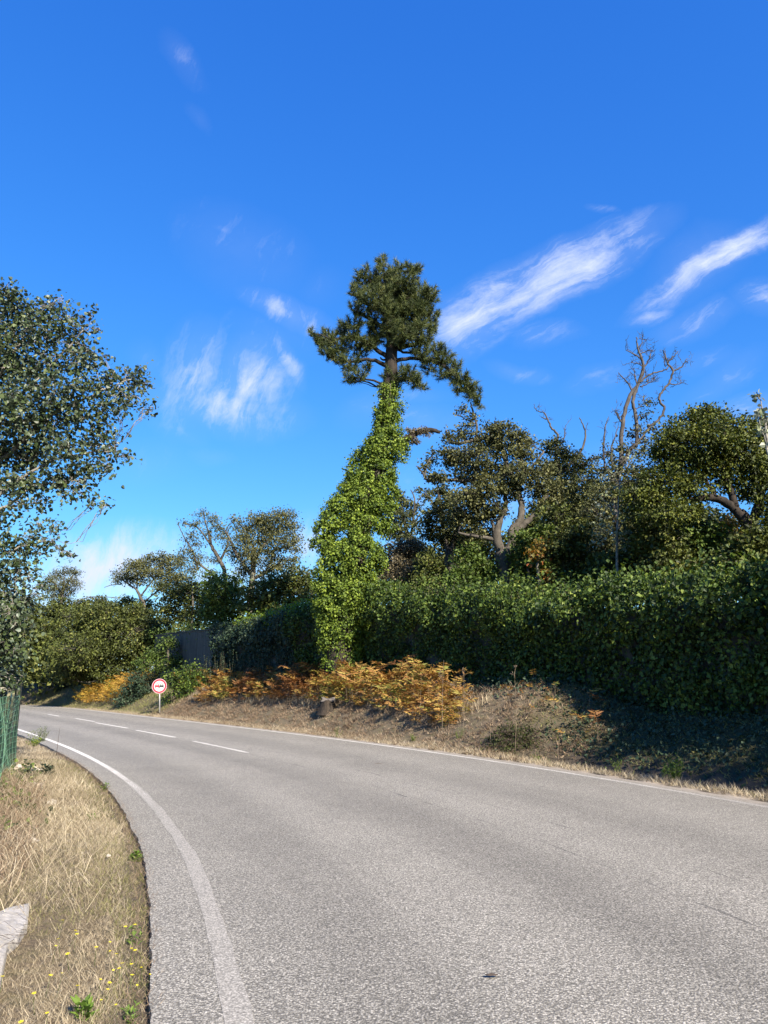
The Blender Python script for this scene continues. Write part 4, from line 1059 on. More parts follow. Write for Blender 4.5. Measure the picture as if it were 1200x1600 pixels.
tree('willow_tree', 'feathery pale grey green tree above the far bushes at left', 'tree', 78,
     [(95, 960, 3), (96, 935, 2.6), (100, 915, 2)], [[(97, 930, 1.8), (85, 912, 1.2), (74, 902, .7)], [(98, 925, 1.8), (110, 905, 1.2), (120, 893, .7)], [(100, 918, 1.5), (100, 900, .8)], [(98, 935, 1.2), (116, 922, .8)]],
     [(92, 898, 11), (106, 892, 10), (118, 896, 9), (78, 905, 11), (98, 910, 12), (115, 908, 10), (82, 920, 12), (105, 923, 12), (66, 918, 10), (122, 915, 6), (90, 932, 14)],
     'oak_grey', 'bark_grey', dens=5, per=20, lsize=0.13, spread=.24, shell=.3, sub=8, group=GL)
for (lab, Y, bl, lf, d, ls) in (
        ('big rounded dark green bush by the road bend, left of the bare wall', 60, [(180, 965, 32), (215, 968, 30), (240, 985, 26), (150, 970, 32), (120, 975, 30), (255, 1000, 18), (200, 1000, 40), (160, 1010, 42), (120, 1015, 36), (230, 1015, 24), (140, 1045, 30), (180, 1045, 30), (105, 1050, 22), (215, 1040, 16)], 'shrub', 4.5, .13),
        ('olive bush behind the big rounded bush at far left', 70, [(70, 965, 32), (100, 955, 24), (45, 990, 34), (80, 1000, 34), (130, 950, 22), (60, 1035, 34), (20, 960, 34), (95, 1035, 24), (20, 1010, 36), (165, 948, 18), (200, 945, 16), (230, 945, 16)], 'shrub', 3.4, .15),
        ('small dark conifer tip poking over the far bushes', 74, [(153, 938, 5, 1.6), (153, 948, 9, 1.2), (165, 950, 9)], 'oak', 5, .12),
        ('green shrub on the roadside bank right of the big rounded bush', 50.5, [(262, 1005, 14), (245, 1020, 14), (275, 1030, 12), (225, 1035, 14), (255, 1040, 14)], 'shrub_green', 7, .10),
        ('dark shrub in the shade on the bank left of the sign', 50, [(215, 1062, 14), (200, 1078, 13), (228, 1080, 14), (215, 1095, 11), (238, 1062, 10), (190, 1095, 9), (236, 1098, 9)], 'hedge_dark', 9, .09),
        ('dark leafy shrub on the bank right behind the sign', 44, [(272, 1058, 14), (290, 1068, 16), (300, 1050, 16), (282, 1084, 12), (305, 1080, 12), (262, 1090, 9), (318, 1062, 12)], 'hedge', 9, .09),
        ('dark green shrub above the wall beside the leaning oak', 56, [(300, 920, 24), (280, 945, 24), (320, 945, 24), (300, 965, 22), (262, 925, 16), (265, 960, 16)], 'shrub', 4.5, .13),
        ('mid green thicket below the round crowned oak', 47, [(345, 920, 28), (335, 950, 26), (365, 945, 26), (350, 970, 20), (370, 915, 20), (330, 905, 16)], 'shrub_green', 4.5, .13),
        ('olive thicket left of the pine above the vine', 44, [(405, 925, 24), (430, 915, 24), (455, 905, 22), (470, 920, 24), (420, 945, 24), (450, 935, 24), (395, 950, 20), (480, 900, 14), (490, 930, 22)], 'shrub', 4.5, .13),
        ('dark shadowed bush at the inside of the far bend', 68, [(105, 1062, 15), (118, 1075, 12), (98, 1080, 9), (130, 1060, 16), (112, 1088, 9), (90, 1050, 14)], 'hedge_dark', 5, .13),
        ('small light green bush behind the far brown rail', 84, [(62, 1066, 9), (70, 1072, 7), (52, 1060, 9), (40, 1062, 12), (20, 1060, 14), (78, 1062, 8)], 'shrub_green', 4, .16)):
    b0 = bl[0]
    tree('bush', lab, 'bush', Y, [(b0[0] + 1, b0[1] + 25, 1.5), (b0[0], b0[1] + 5, 1.2)], [], bl, lf, 'bark', dens=d, per=26, lsize=ls * 1.35, spread=.24, shell=.35, sub=4, trunkname='stem')

# distant woodland that reads as one mass
n = 1500
px = rng.uniform(-500, 1700, n); Yd = rng.uniform(62, 92, n)
top = np.interp(px, [-500, 0, 480, 620, 1700], [950, 975, 955, 890, 860]) + 14 * np.sin(px / 37) + rng.normal(0, 6, n)
fy = 1085 - (1085 - top) * rng.random(n) ** .6
cc = np.array([P(a, b, c) for a, b, c in zip(px, fy, Yd)])
idx = np.repeat(np.arange(n), 34); N = len(idx); cl = rng.random(n)
pos = cc[idx] + rng.normal(0, .75, (N, 3)) * [1, 1, .7]
o = leaves('far_wood', pos, rng.normal(size=(N, 3)), unit(rng.normal(0, .7, (N, 3)) + [0.2, -.3, .7]), .38 * (.6 + .8 * rng.random(N)), M['shrub'], None, DIAMOND, cl[idx])
tag(o, 'distant dark woodland closing the view behind all the nearer trees', 'woodland', kind='stuff')

# ------------------------------------------------------------------ white poplar at the left edge
YW = 11.5
PB = [(10, 462, 22), (-30, 470, 40), (28, 480, 18), (95, 468, 9), (80, 476, 14), (60, 492, 20), (30, 505, 28), (105, 492, 12), (128, 495, 9), (143, 488, 5), (90, 505, 18), (120, 515, 14), (150, 515, 7), (60, 530, 28), (10, 530, 34), (100, 535, 20), (130, 540, 14), (145, 552, 10), (165, 558, 7), (120, 565, 22), (150, 572, 13), (75, 570, 30), (30, 570, 36), (-20, 560, 50),
      (175, 590, 15), (200, 585, 13), (220, 580, 9), (228, 598, 8), (210, 605, 14), (190, 620, 16), (210, 625, 12), (225, 640, 7), (236, 638, 4), (160, 605, 22), (125, 605, 28), (85, 615, 32), (40, 620, 36), (165, 640, 20), (130, 648, 26), (190, 645, 10), (90, 660, 32), (45, 665, 36), (0, 650, 40), (160, 670, 18), (185, 678, 9), (140, 695, 20), (170, 700, 16), (100, 700, 28), (60, 710, 30), (15, 710, 36), (185, 712, 9), (202, 715, 5),
      (165, 735, 12), (150, 728, 16), (120, 735, 22), (85, 745, 22), (45, 755, 24), (5, 755, 28), (140, 752, 10), (125, 770, 10), (100, 770, 13), (145, 785, 6), (165, 790, 4), (60, 785, 14), (25, 790, 18), (115, 752, 12),
      (88, 818, 8), (80, 830, 9), (60, 815, 6), (45, 838, 14), (70, 845, 11), (95, 862, 7), (110, 868, 4), (60, 862, 12), (30, 860, 20), (0, 850, 24), (-10, 815, 20), (35, 885, 16), (10, 890, 24), (50, 900, 10), (20, 925, 24), (58, 928, 9), (62, 915, 6), (-20, 930, 34), (40, 945, 18), (15, 965, 26), (30, 985, 18), (5, 1005, 28), (30, 1020, 18), (12, 1045, 24), (-15, 1065, 20), (25, 1062, 13), (-30, 1000, 40), (-60, 700, 70), (-60, 800, 60), (-60, 900, 50), (-60, 600, 60), (10, 1072, 12)]
tree('poplar_tree', 'white poplar with silvery shimmering leaves leaning in from the left edge', 'poplar tree', YW,
     [(-95, 1110, 13.20), (-90, 980, 12.00), (-85, 860, 10.80), (-78, 740, 9.00), (-70, 620, 6.60), (-55, 520, 4.20)],
     [[(-80, 760, 4.80), (-20, 680, 3.60), (40, 610, 2.70), (100, 550, 1.80), (130, 515, 0.96)], [(-75, 700, 4.80), (-10, 600, 3.00), (30, 540, 2.10), (40, 515, 1.20), (42, 500, 0.60)], [(-82, 800, 4.80), (0, 720, 3.60), (80, 650, 2.40), (150, 615, 1.50), (210, 590, 0.72)],
      [(-85, 850, 4.20), (-10, 780, 3.00), (60, 730, 2.10), (120, 710, 1.44), (180, 705, 0.72)], [(-85, 830, 3.60), (10, 790, 2.40), (50, 760, 1.80), (100, 755, 0.96)], [(-70, 620, 3.60), (-20, 520, 2.40), (20, 480, 1.20)], [(-88, 930, 3.60), (-30, 880, 2.40), (30, 855, 1.44), (80, 845, 0.60)], [(-90, 980, 3.00), (-20, 960, 1.80), (30, 940, 0.96)], [(-92, 1040, 3.00), (-20, 1030, 1.50), (20, 1010, 0.84)]],
     PB, 'poplar', 'bark_white', dens=58, per=7, lsize=.058, spread=.075, flat=1.0, shell=.25, tmpl=HEART, sub=4, twr=.0035, deep=1.1)

# ------------------------------------------------------------------ bracken
def bracken(name, label, pts, n, mat, hmin=.55, hmax=1.05, pair=10, cb=None):
    """pts: list of (px, py_base, Y) foot positions to scatter around"""
    pts = np.array(pts, float)            # columns: s, nearest u, farthest u, height factor
    S_ = rng.uniform(pts[0, 0], pts[-1, 0], n); a_ = np.interp(S_, pts[:, 0], pts[:, 1]); b_ = np.interp(S_, pts[:, 0], pts[:, 2])
    hf = np.interp(S_, pts[:, 0], pts[:, 3]) * (1 + .22 * vn(S_, S_ * 0, .9, 51))
    x, y = xy(S_, a_ + (b_ - a_) * rng.random(n)); base = np.stack([x, y, height(x, y)], 1)
    root = empty(name, tuple(base.mean(0)), label, 'bracken')
    seg = 6; V = []; F4 = []; Att = []; F3 = []
    az = rng.random(n) * 2 * np.pi; Lf = rng.uniform(hmin, hmax, n) * hf; hd = np.stack([np.cos(az), np.sin(az), 0 * az], 1)
    patch = .5 + .5 * vn(base[:, 0], base[:, 1], .55, 21) ; patch = np.clip(patch + rng.normal(0, .15, n), 0, 1)
    allp = []; alld = []; alln = []; alls = []; allc = []
    sA = base; up = np.array([0, 0, 1.0])
    tilt = rng.uniform(.25, .75, n)
    stalk = base + up * (Lf * rng.uniform(.12, .85, n))[:, None] + hd * Lf[:, None] * .10 * tilt[:, None]
    batch_twigs(base - [0, 0, .05], stalk, .006, 'stalks', M['twig'], root, bend=.03)
    # rachis arcs outward from the stalk top
    for j in range(pair):
        t = j / (pair - 1)
        r = stalk + hd * (Lf * tilt * .95 * t)[:, None] + up * (Lf * (.55 * t - .42 * t * t * (tilt + .4)))[:, None]
        tang = unit(hd * (tilt)[:, None] + up * (.55 - .84 * t * (tilt + .4))[:, None])
        side = np.cross(tang, up); side = unit(side)
        ln = Lf * .27 * (1 - t) ** .7 * (.5 + .6 * min(1, t * 4 + .4)) + .02
        for sg in (-1, 1):
            d = unit(side * sg + tang * .45 + up * (-.22) + rng.normal(0, .28, (n, 3)))
            allp.append(r); alld.append(d); alln.append(unit(np.cross(tang, d) * sg * 1.0 + rng.normal(0, .18, (n, 3)))); alls.append(ln * rng.uniform(.8, 1.15, n)); allc.append(patch)
        if j % 2 == 0 and j < pair - 1:
            pass
    pos = np.vstack(allp); d = np.vstack(alld); nr = unit(np.vstack(alln) + rng.normal(0, .25, (n * pair * 2, 3))); sz = np.concatenate(alls); cl = np.concatenate(allc)
    T = (np.array([[0, 0, 0], [.2, .12, 0], [.32, .04, 0], [.48, .11, 0], [1, 0, -.08], [.48, -.11, 0], [.32, -.04, 0], [.2, -.12, 0]]),
         np.array([[0, 2, 1], [2, 4, 3], [2, 5, 4], [2, 6, 5], [0, 7, 6], [0, 6, 2]]))
    leaves('fronds', pos, d, nr, sz, M[mat], root, T, cl)
    return root


bracken('bracken', 'long bank of orange and yellow bracken below the ivy covered pine', [(20.2, 5.3, 6.0, .6), (22, 5.3, 6.9, .8), (25, 5.8, 7.2, .95), (30, 6.0, 7.5, 1.05), (35, 5.9, 7.4, 1.05), (42.5, 5.7, 7.2, .9)], 1450, 'bracken', .55, 1.08)
bracken('bracken', 'golden bracken patch on the bank left of the round road sign', [(54, 6.2, 7.2, .9), (56, 5.2, 7.6, 1.1), (62, 5.0, 7.4, 1.0), (67, 4.9, 6.6, .8)], 620, 'bracken_y', .65, 1.2)
bracken('bracken', 'small yellow bracken clump on the bank below the bare wall', [(45.5, 6.9, 7.9, 1.), (50, 6.9, 7.9, 1.)], 220, 'bracken_y', .6, 1.1)
bracken('bracken', 'thin brown bracken in the hedge shade right of the bracken bank', [(16, 6.0, 7.4, 1), (19.5, 5.8, 7.4, 1)], 26, 'bracken', .35, .6)

# ------------------------------------------------------------------ grass
def blades(name, label, base, h, w, mat, lean=.5, seg=2, cat='grass', clump=None, parent=None):
    N = len(base)
    az = rng.random(N) * 2 * np.pi; hd = np.stack([np.cos(az), np.sin(az), 0 * az], 1)
    sd_ = np.stack([-np.sin(az), np.cos(az), 0 * az], 1) * (w / 2)[:, None]
    # widths face random directions
    a2 = rng.random(N) * np.pi * 2; sd_ = np.stack([np.cos(a2), np.sin(a2), 0 * a2], 1) * (w / 2)[:, None]
    ln = np.broadcast_to(lean, N) * (.5 + rng.random(N))
    L = h[:, None]
    tip = base + L * (hd * np.sin(ln)[:, None] + np.array([0, 0, 1]) * np.cos(ln)[:, None])
    if seg == 1:
        V = np.stack([base - sd_, base + sd_, tip], 1); F = np.arange(N * 3).reshape(-1, 3); k = 3
    else:
        mid = base + .5 * L * (hd * np.sin(ln * .55)[:, None] + np.array([0, 0, 1]) * np.cos(ln * .55)[:, None])
        V = np.stack([base - sd_, base + sd_, mid + sd_ * .8, mid - sd_ * .8, tip], 1); k = 5
        i = np.arange(N)[:, None] * 5
        F = [i + np.array([[0, 1, 2, 3]]), i + np.array([[3, 2, 4]])]
    at = np.zeros((N, k, 3)); at[..., 0] = rng.random(N)[:, None]
    at[..., 1] = (clump if clump is not None else rng.random(N))[:, None]
    o = mesh_obj(name, V.reshape(-1, 3), F, M[mat], parent, attr=at.reshape(-1, 3))
    return tag(o, label, cat, kind='stuff')


def scatter(n, s0, s1, l0, l1, side, pw=1.0, spow=1.0):
    s = s0 + (s1 - s0) * rng.random(n) ** spow; l = l0 + (l1 - l0) * rng.random(n) ** pw
    u = (EDGE_R + l) if side > 0 else -(EDGE_L + l)
    x, y = xy(s, u); z = height(x, y)
    return np.stack([x, y, z - .004], 1), s, l


sN = float(su(*G(250, 1600)[:2])[0][0]) - .6
# left verge: dense short straw close by, thinner with distance
b, s, l = scatter(118000, sN, sN + 7, .0, 1.7, -1, .9, 1.25)
pt = .5 + .5 * vn(b[:, 0], b[:, 1], 1.1, 31); keep = rng.random(len(b)) < np.clip(l * 5 + .12, 0, 1)
b, pt = b[keep], pt[keep]; h = rng.uniform(.02, .075, len(b)) * (.6 + .8 * pt)
blades('dry_grass', 'short dry straw grass on the left verge nearest the camera', b, h, rng.uniform(.0022, .0045, len(b)), 'straw', lean=1.0, seg=1, clump=pt)
b, s, l = scatter(60000, sN + 6, sN + 24, .0, 2.6, -1, .9, 1.3)
keep = rng.random(len(b)) < np.clip(l * 3 + .1, 0, 1); b = b[keep]
blades('dry_grass', 'dry straw grass farther along the left verge towards the green fence', b, rng.uniform(.05, .15, len(b)), rng.uniform(.005, .010, len(b)), 'straw', lean=.95, seg=1, clump=.5 + .5 * vn(b[:, 0], b[:, 1], 1.1, 31))
b, s, l = scatter(9000, sN, sN + 18, -.05, .12, -1)
b[:, 2] = np.maximum(b[:, 2], -.01)
blades('edge_grass', 'dry wisps of grass spilling over the left edge of the asphalt', b, rng.uniform(.02, .07, len(b)), rng.uniform(.002, .004, len(b)), 'straw_dull', lean=1.2, seg=1)
# greener mat at the verge edge
b, s, l = scatter(34000, sN, sN + 16, .01, 1.1, -1, 1.2, 1.1)
keep = vn(b[:, 0], b[:, 1], .8, 35) > -.45; b = b[keep]
blades('green_grass', 'low olive grass mat along the left road edge', b, rng.uniform(.02, .075, len(b)), rng.uniform(.003, .006, len(b)), 'olive', lean=.9, seg=1)
# long tangled stalks
b, s, l = scatter(4500, sN + 2.5, sN + 11.5, .35, 1.9, -1, .8)
b[:, 2] += .03 + .08 * rng.random(len(b))
blades('straw_stalks', 'long pale tangled straw stalks lying over the left verge', b, rng.uniform(.14, .48, len(b)), rng.uniform(.0025, .0045, len(b)), 'straw', lean=1.42, seg=2)
b, s, l = scatter(2200, sN, sN + 4, .15, 1.4, -1)
b[:, 2] += .02
blades('straw_stalks', 'long straw stalks lying loose beside the white slab', b, rng.uniform(.06, .18, len(b)), rng.uniform(.0014, .0024, len(b)), 'straw', lean=1.4, seg=2)
# dark dead brush at the far left of the verge
b, s, l = scatter(6000, sN + 3.4, sN + 10.5, .92, 2.0, -1, .8)
b[:, 2] += .02
blades('brush', 'dark dead brush between the fence foot and the straw', b, rng.uniform(.12, .40, len(b)), rng.uniform(.004, .008, len(b)), 'straw_dull', lean=1.1, seg=2)

b, s, l = scatter(2600, sN + 5, sN + 14, .85, 2.2, -1, .8)
kp = vn(b[:, 0], b[:, 1], 1.6, 71) > -.1; b = b[kp]; n = len(b)
o = leaves('brambles', b + np.stack([rng.normal(0, .03, n), rng.normal(0, .03, n), .02 + .14 * rng.random(n)], 1), rng.normal(size=(n, 3)), unit(rng.normal(0, .5, (n, 3)) + [0, 0, .8]), .055 * (.5 + .9 * rng.random(n)), M['hedge'], None, HEART, rng.random(n))
tag(o, 'low dark green brambles creeping from the fence foot into the straw', 'brambles', kind='stuff')
b, s, l = scatter(20000, -6, 45, 1.6, 14, -1, 1.0)
blades('field_grass', 'rough dry grass on the open ground left of the verge', b, rng.uniform(.10, .30, len(b)), rng.uniform(.012, .024, len(b)), 'straw', lean=.8, seg=1)
# right bank: mown brown slope, verge strip
b, s, l = scatter(14500, S_DITCH - 1.5, 46, .15, 3.3, 1, .9)
kp = rng.random(len(b)) < .6 + .5 * vn(b[:, 0], b[:, 1], 1.3, 43); b = b[kp]; n = len(b)
hc = rng.uniform(.04, .13, n) * (1 + .9 * (rng.random(n) < .12)); cl = np.clip(.5 + .35 * vn(b[:, 0], b[:, 1], .9, 41) + rng.normal(0, .22, n), 0, 1)
idx = np.repeat(np.arange(n), 9); bb = b[idx] + rng.normal(0, .045, (len(idx), 3)) * [1, 1, .15]
blades('mown_grass', 'mown brown grass in rough tufts covering the bank below the bracken', bb, hc[idx] * rng.uniform(.7, 1.5, len(idx)), rng.uniform(.014, .028, len(idx)), 'straw_dull', lean=1.05, seg=1, clump=cl[idx])
b, s, l = scatter(26000, S_DITCH - 15, 60, .10, .62, 1, .9)
blades('verge_grass', 'strip of dry pale grass along the right road edge', b, rng.uniform(.05, .16, len(b)), rng.uniform(.008, .014, len(b)), 'straw', lean=.8, seg=1)
b, s, l = scatter(7000, S_DITCH + 2.5, 44, 1.9, 3.0, 1, .9)
kp = vn(b[:, 0], b[:, 1], .7, 44) > -.1; b = b[kp]
blades('tall_dry_grass', 'taller dry grass stems around the foot of the bracken', b, rng.uniform(.15, .38, len(b)), rng.uniform(.008, .013, len(b)), 'straw', lean=.35, seg=2)
b, s, l = scatter(30000, S_DITCH - 16, S_DITCH + 1, .6, 4.5, 1, .8)
kp = rng.random(len(b)) < np.where((l > .9) & (l < 2.0), .25, 1); b = b[kp]
blades('ditch_plants', 'dark green creeping ground cover on the shaded ditch side', b, rng.uniform(.04, .14, len(b)), rng.uniform(.012, .03, len(b)), 'olive', lean=1.1, seg=1)
b, s, l = scatter(15000, -2, S_DITCH + 4.5, 1.9, 4.5, 1, .8)
kp = rng.random(len(b)) < np.where(s > S_DITCH, sm(2.4, 3.2, l), 1); b = b[kp]; n = len(b)
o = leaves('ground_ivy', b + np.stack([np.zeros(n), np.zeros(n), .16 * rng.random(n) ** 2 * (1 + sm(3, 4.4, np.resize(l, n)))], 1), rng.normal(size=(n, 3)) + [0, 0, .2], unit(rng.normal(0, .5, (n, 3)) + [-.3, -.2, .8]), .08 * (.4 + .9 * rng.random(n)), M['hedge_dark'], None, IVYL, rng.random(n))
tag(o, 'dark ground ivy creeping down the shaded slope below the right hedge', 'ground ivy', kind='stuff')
# shaded bank by the sign and far bank by the bend
b, s, l = scatter(20000, S_SIGN - 1, 76, .25, 3.6, 1, .8)
blades('bank_grass', 'mixed dry and green grass on the far bank past the sign', b, rng.uniform(.08, .28, len(b)), rng.uniform(.014, .026, len(b)), 'olive', lean=.8, seg=1)

# ------------------------------------------------------------------ road sign
bp_ = G(249.5, 1118); Ys = bp_[1]
z0 = float(height(bp_[0], bp_[1])); bp_[2] = z0
sign = empty('road_sign', tuple(bp_), 'round no overtaking sign with red ring and two cars on a grey post', 'road sign')
cen = P(249, 1072, Ys); rad = 11.3 * pscale(1072, Ys)
t_ = float(np.interp(S_SIGN, CS, CT))
fac = unit(np.array([-cen[0] * .6 + .25, -cen[1], 0.0]))          # faces oncoming drivers
sx = np.array([-fac[1], fac[0], 0]); sx = sx if sx[0] > 0 else -sx; sz = np.array([0, 0, 1.0])
def disc(r0, r1, off, th, n=48):
    a = np.linspace(0, 2 * np.pi, n, endpoint=False); c, s_ = np.cos(a)[:, None], np.sin(a)[:, None]
    def rg(r, o): return cen + r * (c * sx + s_ * sz) + fac * o
    V = np.vstack([rg(r1, off), rg(r1, off + th), rg(r0, off + th), rg(r0, off)])
    i = np.arange(n); j = (i + 1) % n
    F = np.vstack([np.stack([i + a_ * n, j + a_ * n, j + b_ * n, i + b_ * n], 1) for a_, b_ in ((0, 1), (1, 2), (2, 3), (3, 0))])
    return V, F
A = Acc(); A.tube(np.array([[bp_[0], bp_[1], z0 - .3], [cen[0], cen[1], cen[2] + rad * .5]]) - fac * .06, .033, 12); A.build('post', M['galv'], sign, True)
A = Acc(); A.add(*disc(.001, rad, -.012, .012)); pl = A.build('sign_plate', M['sign_white'], sign)
A = Acc(); A.add(*disc(rad * .93, rad * 1.0, .0015, .012)); A.build('border', M['sign_pink'], sign)
A = Acc(); A.add(*disc(rad * .72, rad * .93, .0015, .004)); A.build('red_ring', M['sign_red'], sign)
for q_ in (-.4, .4):
    A = Acc(); A.box(tuple(cen - fac * .03 + sz * rad * q_), .12, .04, .04, math.atan2(sx[1], sx[0])); A.build('bracket', M['galv'], sign)
def car_shape(cx, name, mat):
    A = Acc(); w = rad * .29
    def poly(pts, off=.003, th=.003):
        q_ = np.array([cen + sx * (cx + a * w) + sz * (rad * .02 + b * w * 1.25) + fac * off for a, b in pts]); n = len(q_)
        V = np.vstack([q_, q_ + fac * th]); i = np.arange(n); j = (i + 1) % n
        A.add(V, np.stack([i, j, j + n, i + n], 1)); A.add(V[n:], np.arange(n)[None])
    poly([(-1, -.42), (1, -.42), (1, .12), (.86, .28), (-.86, .28), (-1, .12)])                       # lower body
    poly([(-.88, .28), (-.66, .75), (-.42, .75), (-.60, .28)]); poly([(.60, .28), (.42, .75), (.66, .75), (.88, .28)]); poly([(-.66, .62), (.66, .62), (.58, .90), (-.58, .90)])
    poly([(-.95, -.80), (-.58, -.80), (-.58, -.42), (-.95, -.42)]); poly([(.58, -.80), (.95, -.80), (.95, -.42), (.58, -.42)])
    A.build(name, mat, sign)
car_shape(-rad * .30, 'car_symbol', M['sign_red']); car_shape(rad * .30, 'car_symbol', M['sign_black'])

# ------------------------------------------------------------------ green mesh fence, far left
FA = np.array([-3.9, 7.6]); FB = G(24, 1200)[:2]
FH = float(P(38, 1082, FB[1])[2])
fence = empty('mesh_fence', (FB[0], FB[1], 0), 'green plastic mesh fence on wooden stakes at the left edge of the verge', 'fence')
nf = 40; fh = 14
tt = np.linspace(0, 1, nf); V = []
dv = FB - FA; nv = np.array([-dv[1], dv[0]]); nv = nv / np.linalg.norm(nv)
if nv[0] < 0: nv = -nv
for i in range(fh + 1):
    v = i / fh
    for t in tt:
        bul = .10 * math.sin(t * 6) * math.sin(v * 3.1) + .02 * math.sin(t * 19 + v * 4)
        p = FA + dv * t + nv * bul
        lean_x = -.26 * (1 - v) * 0 + .30 * v * (t ** 6)
        z = .02 + (FH + .02 * math.sin(t * 30) - .04 * math.sin(t * math.pi * 3) ** 2) * v
        V.append([p[0] - .02 * v, p[1] - lean_x * .2, z])
V = np.array(V); gzf = height(V[:nf, 0], V[:nf, 1])
for i in range(fh + 1): V[i * nf:(i + 1) * nf, 2] += gzf * (1 - i / fh) - .03
i_ = (np.arange(fh)[:, None] * nf + np.arange(nf - 1)[None]).ravel()
mesh_obj('netting', V, np.stack([i_, i_ + 1, i_ + nf + 1, i_ + nf], 1), M['net'], fence, smooth=True)
off = np.array([nv[0], nv[1], 0]) * .012
A = Acc()
for i in range(0, fh + 1, 1): A.tube(V[i * nf:(i + 1) * nf] + off, .0035, 4)
A.build('horizontal_wires', M['wire'], fence, True)['kind'] = 'stuff'
A = Acc()
for j in range(0, nf, 2): A.tube(V[j::nf] + off, .002, 3)
A.build('vertical_wires', M['wire'], fence, True)['kind'] = 'stuff'
for t, lean, r, mt, ex in ((.995, .0, .03, 'post', .0), (.93, .06, .022, 'stake', .02), (.86, .05, .032, 'post', .07), (.72, .02, .024, 'stake', .04), (.5, .04, .03, 'post', .05), (.2, .0, .03, 'post', .05)):
    p = FA + dv * t - nv * .17
    A = Acc(); gz = float(height(p[0], p[1])); A.tube([[p[0] - lean * 2, p[1], gz - .2], [p[0] - lean, p[1], FH * .5], [p[0], p[1], FH + ex]], [r, r, r * .9], 8, .05)
    A.build('stake', M[mt], fence, True)
for k, (px, hh, w, lab) in enumerate(((21, 1067, 4, 'weathered square post behind the green fence, left of the pair'), (31, 1069, 3.4, 'weathered square post behind the green fence end, right of the pair'))):
    tp_ = P(px, hh, 17.5); A = Acc(); gz = float(height(tp_[0], tp_[1])) - .3
    A.box((tp_[0], tp_[1], (tp_[2] + gz) / 2), w * 2 * pscale(hh, 17.5) * .8, .12, tp_[2] - gz, .2)
    A.box((tp_[0], tp_[1], tp_[2] + .01), w * 2 * pscale(hh, 17.5) * .9, .14, .03, .2)
    tag(A.build('fence_post', M['post']), lab, 'post', 'posts behind the green fence')

# ------------------------------------------------------------------ brown rail beyond the bend
ra, rb = P(12, 1083.5, 78), P(96, 1083.5, 74)
rail = empty('guard_rail', tuple((ra + rb) / 2 * [1, 1, 0]), 'low brown guard rail across the far bend of the road', 'guard rail')
gz = float(height((ra[0] + rb[0]) / 2, (ra[1] + rb[1]) / 2))
A = Acc(); Lr = np.linalg.norm(rb - ra); rz = math.atan2(rb[1] - ra[1], rb[0] - ra[0]); mid = (ra + rb) / 2
A.box(mid + [0, 0, .08], Lr, .05, .12, rz); A.box(mid + [0, 0, -.10], Lr, .05, .12, rz); A.box(mid + [0, .04, 0], Lr, .03, .14, rz); A.build('rail', M['rust_rail'], rail)
for i in range(5):
    p = ra + (rb - ra) * (i + .5) / 5; A = Acc(); g0 = float(height(p[0], p[1])); A.box((p[0], p[1] + .1, (p[2] + g0) / 2), .1, .1, max(.2, p[2] - g0 + .3), rz); A.build('rail_post', M['rust_rail'], rail)

# ------------------------------------------------------------------ stump, slab, stones
sp_ = None
for z in np.linspace(.1, 1.2, 40):
    p = G(512, 1112, z)
    if abs(float(height(p[0], p[1])) - z) < .03: sp_ = p; break
if sp_ is None: sp_ = G(512, 1112, .6)
sp_[2] = float(height(sp_[0], sp_[1]))
st = empty('tree_stump', tuple(sp_), 'short dark tree stump with a pale cut top on the mown bank', 'stump')
k = 14; a = np.arange(k) / k * 2 * np.pi; V = []; 
wob = 1 + .55 * rng.random(k)
for z, r in ((-.12, .30), (.06, .24), (.22, .205), (.42, .19)):
    for i in range(k): V.append([sp_[0] + r * wob[i] * math.cos(a[i]), sp_[1] + r * wob[i] * math.sin(a[i]), sp_[2] + z + ((.07 * math.sin(a[i]) + .05 * math.sin(3 * a[i])) if z > .3 else 0)])
V = np.array(V); F = np.vstack([np.stack([np.arange(k) + q_ * k, (np.arange(k) + 1) % k + q_ * k, (np.arange(k) + 1) % k + (q_ + 1) * k, np.arange(k) + (q_ + 1) * k], 1) for q_ in range(3)])
mesh_obj('bark', V, F, M['stump'], st, smooth=True)
Vt = np.vstack([V[-k:] + [0, 0, .003], [[sp_[0], sp_[1], sp_[2] + .43]]]); mesh_obj('cut_top', Vt, np.array([[k, i, (i + 1) % k] for i in range(k)]), M['stump_top'], st)


def rock(name, label, cat, c, r, mat, sq=(1, 1, .7), group=None, seed=0, det=2):
    import bmesh
    bm = bmesh.new(); bmesh.ops.create_icosphere(bm, subdivisions=det, radius=1)
    rr = random.Random(seed)
    ph = [rr.uniform(0, 6) for _ in range(6)]
    for v in bm.verts:
        n_ = v.co.normalized(); f = 1 + .22 * math.sin(n_.x * 3 + ph[0]) * math.cos(n_.y * 3.3 + ph[1]) + .14 * math.sin(n_.z * 5 + ph[2] + n_.x * 4) + rr.uniform(-.05, .05)
        v.co = Vector((n_.x * f * sq[0] * r, n_.y * f * sq[1] * r, max(-.3, n_.z) * f * sq[2] * r))
    me = bpy.data.meshes.new(name); bm.to_mesh(me); bm.free(); me.materials.append(M[mat])
    o = bpy.data.objects.new(name, me); COL.objects.link(o); o.location = c; o.rotation_euler = (0, 0, rr.uniform(0, 6))
    return tag(o, label, cat, group)


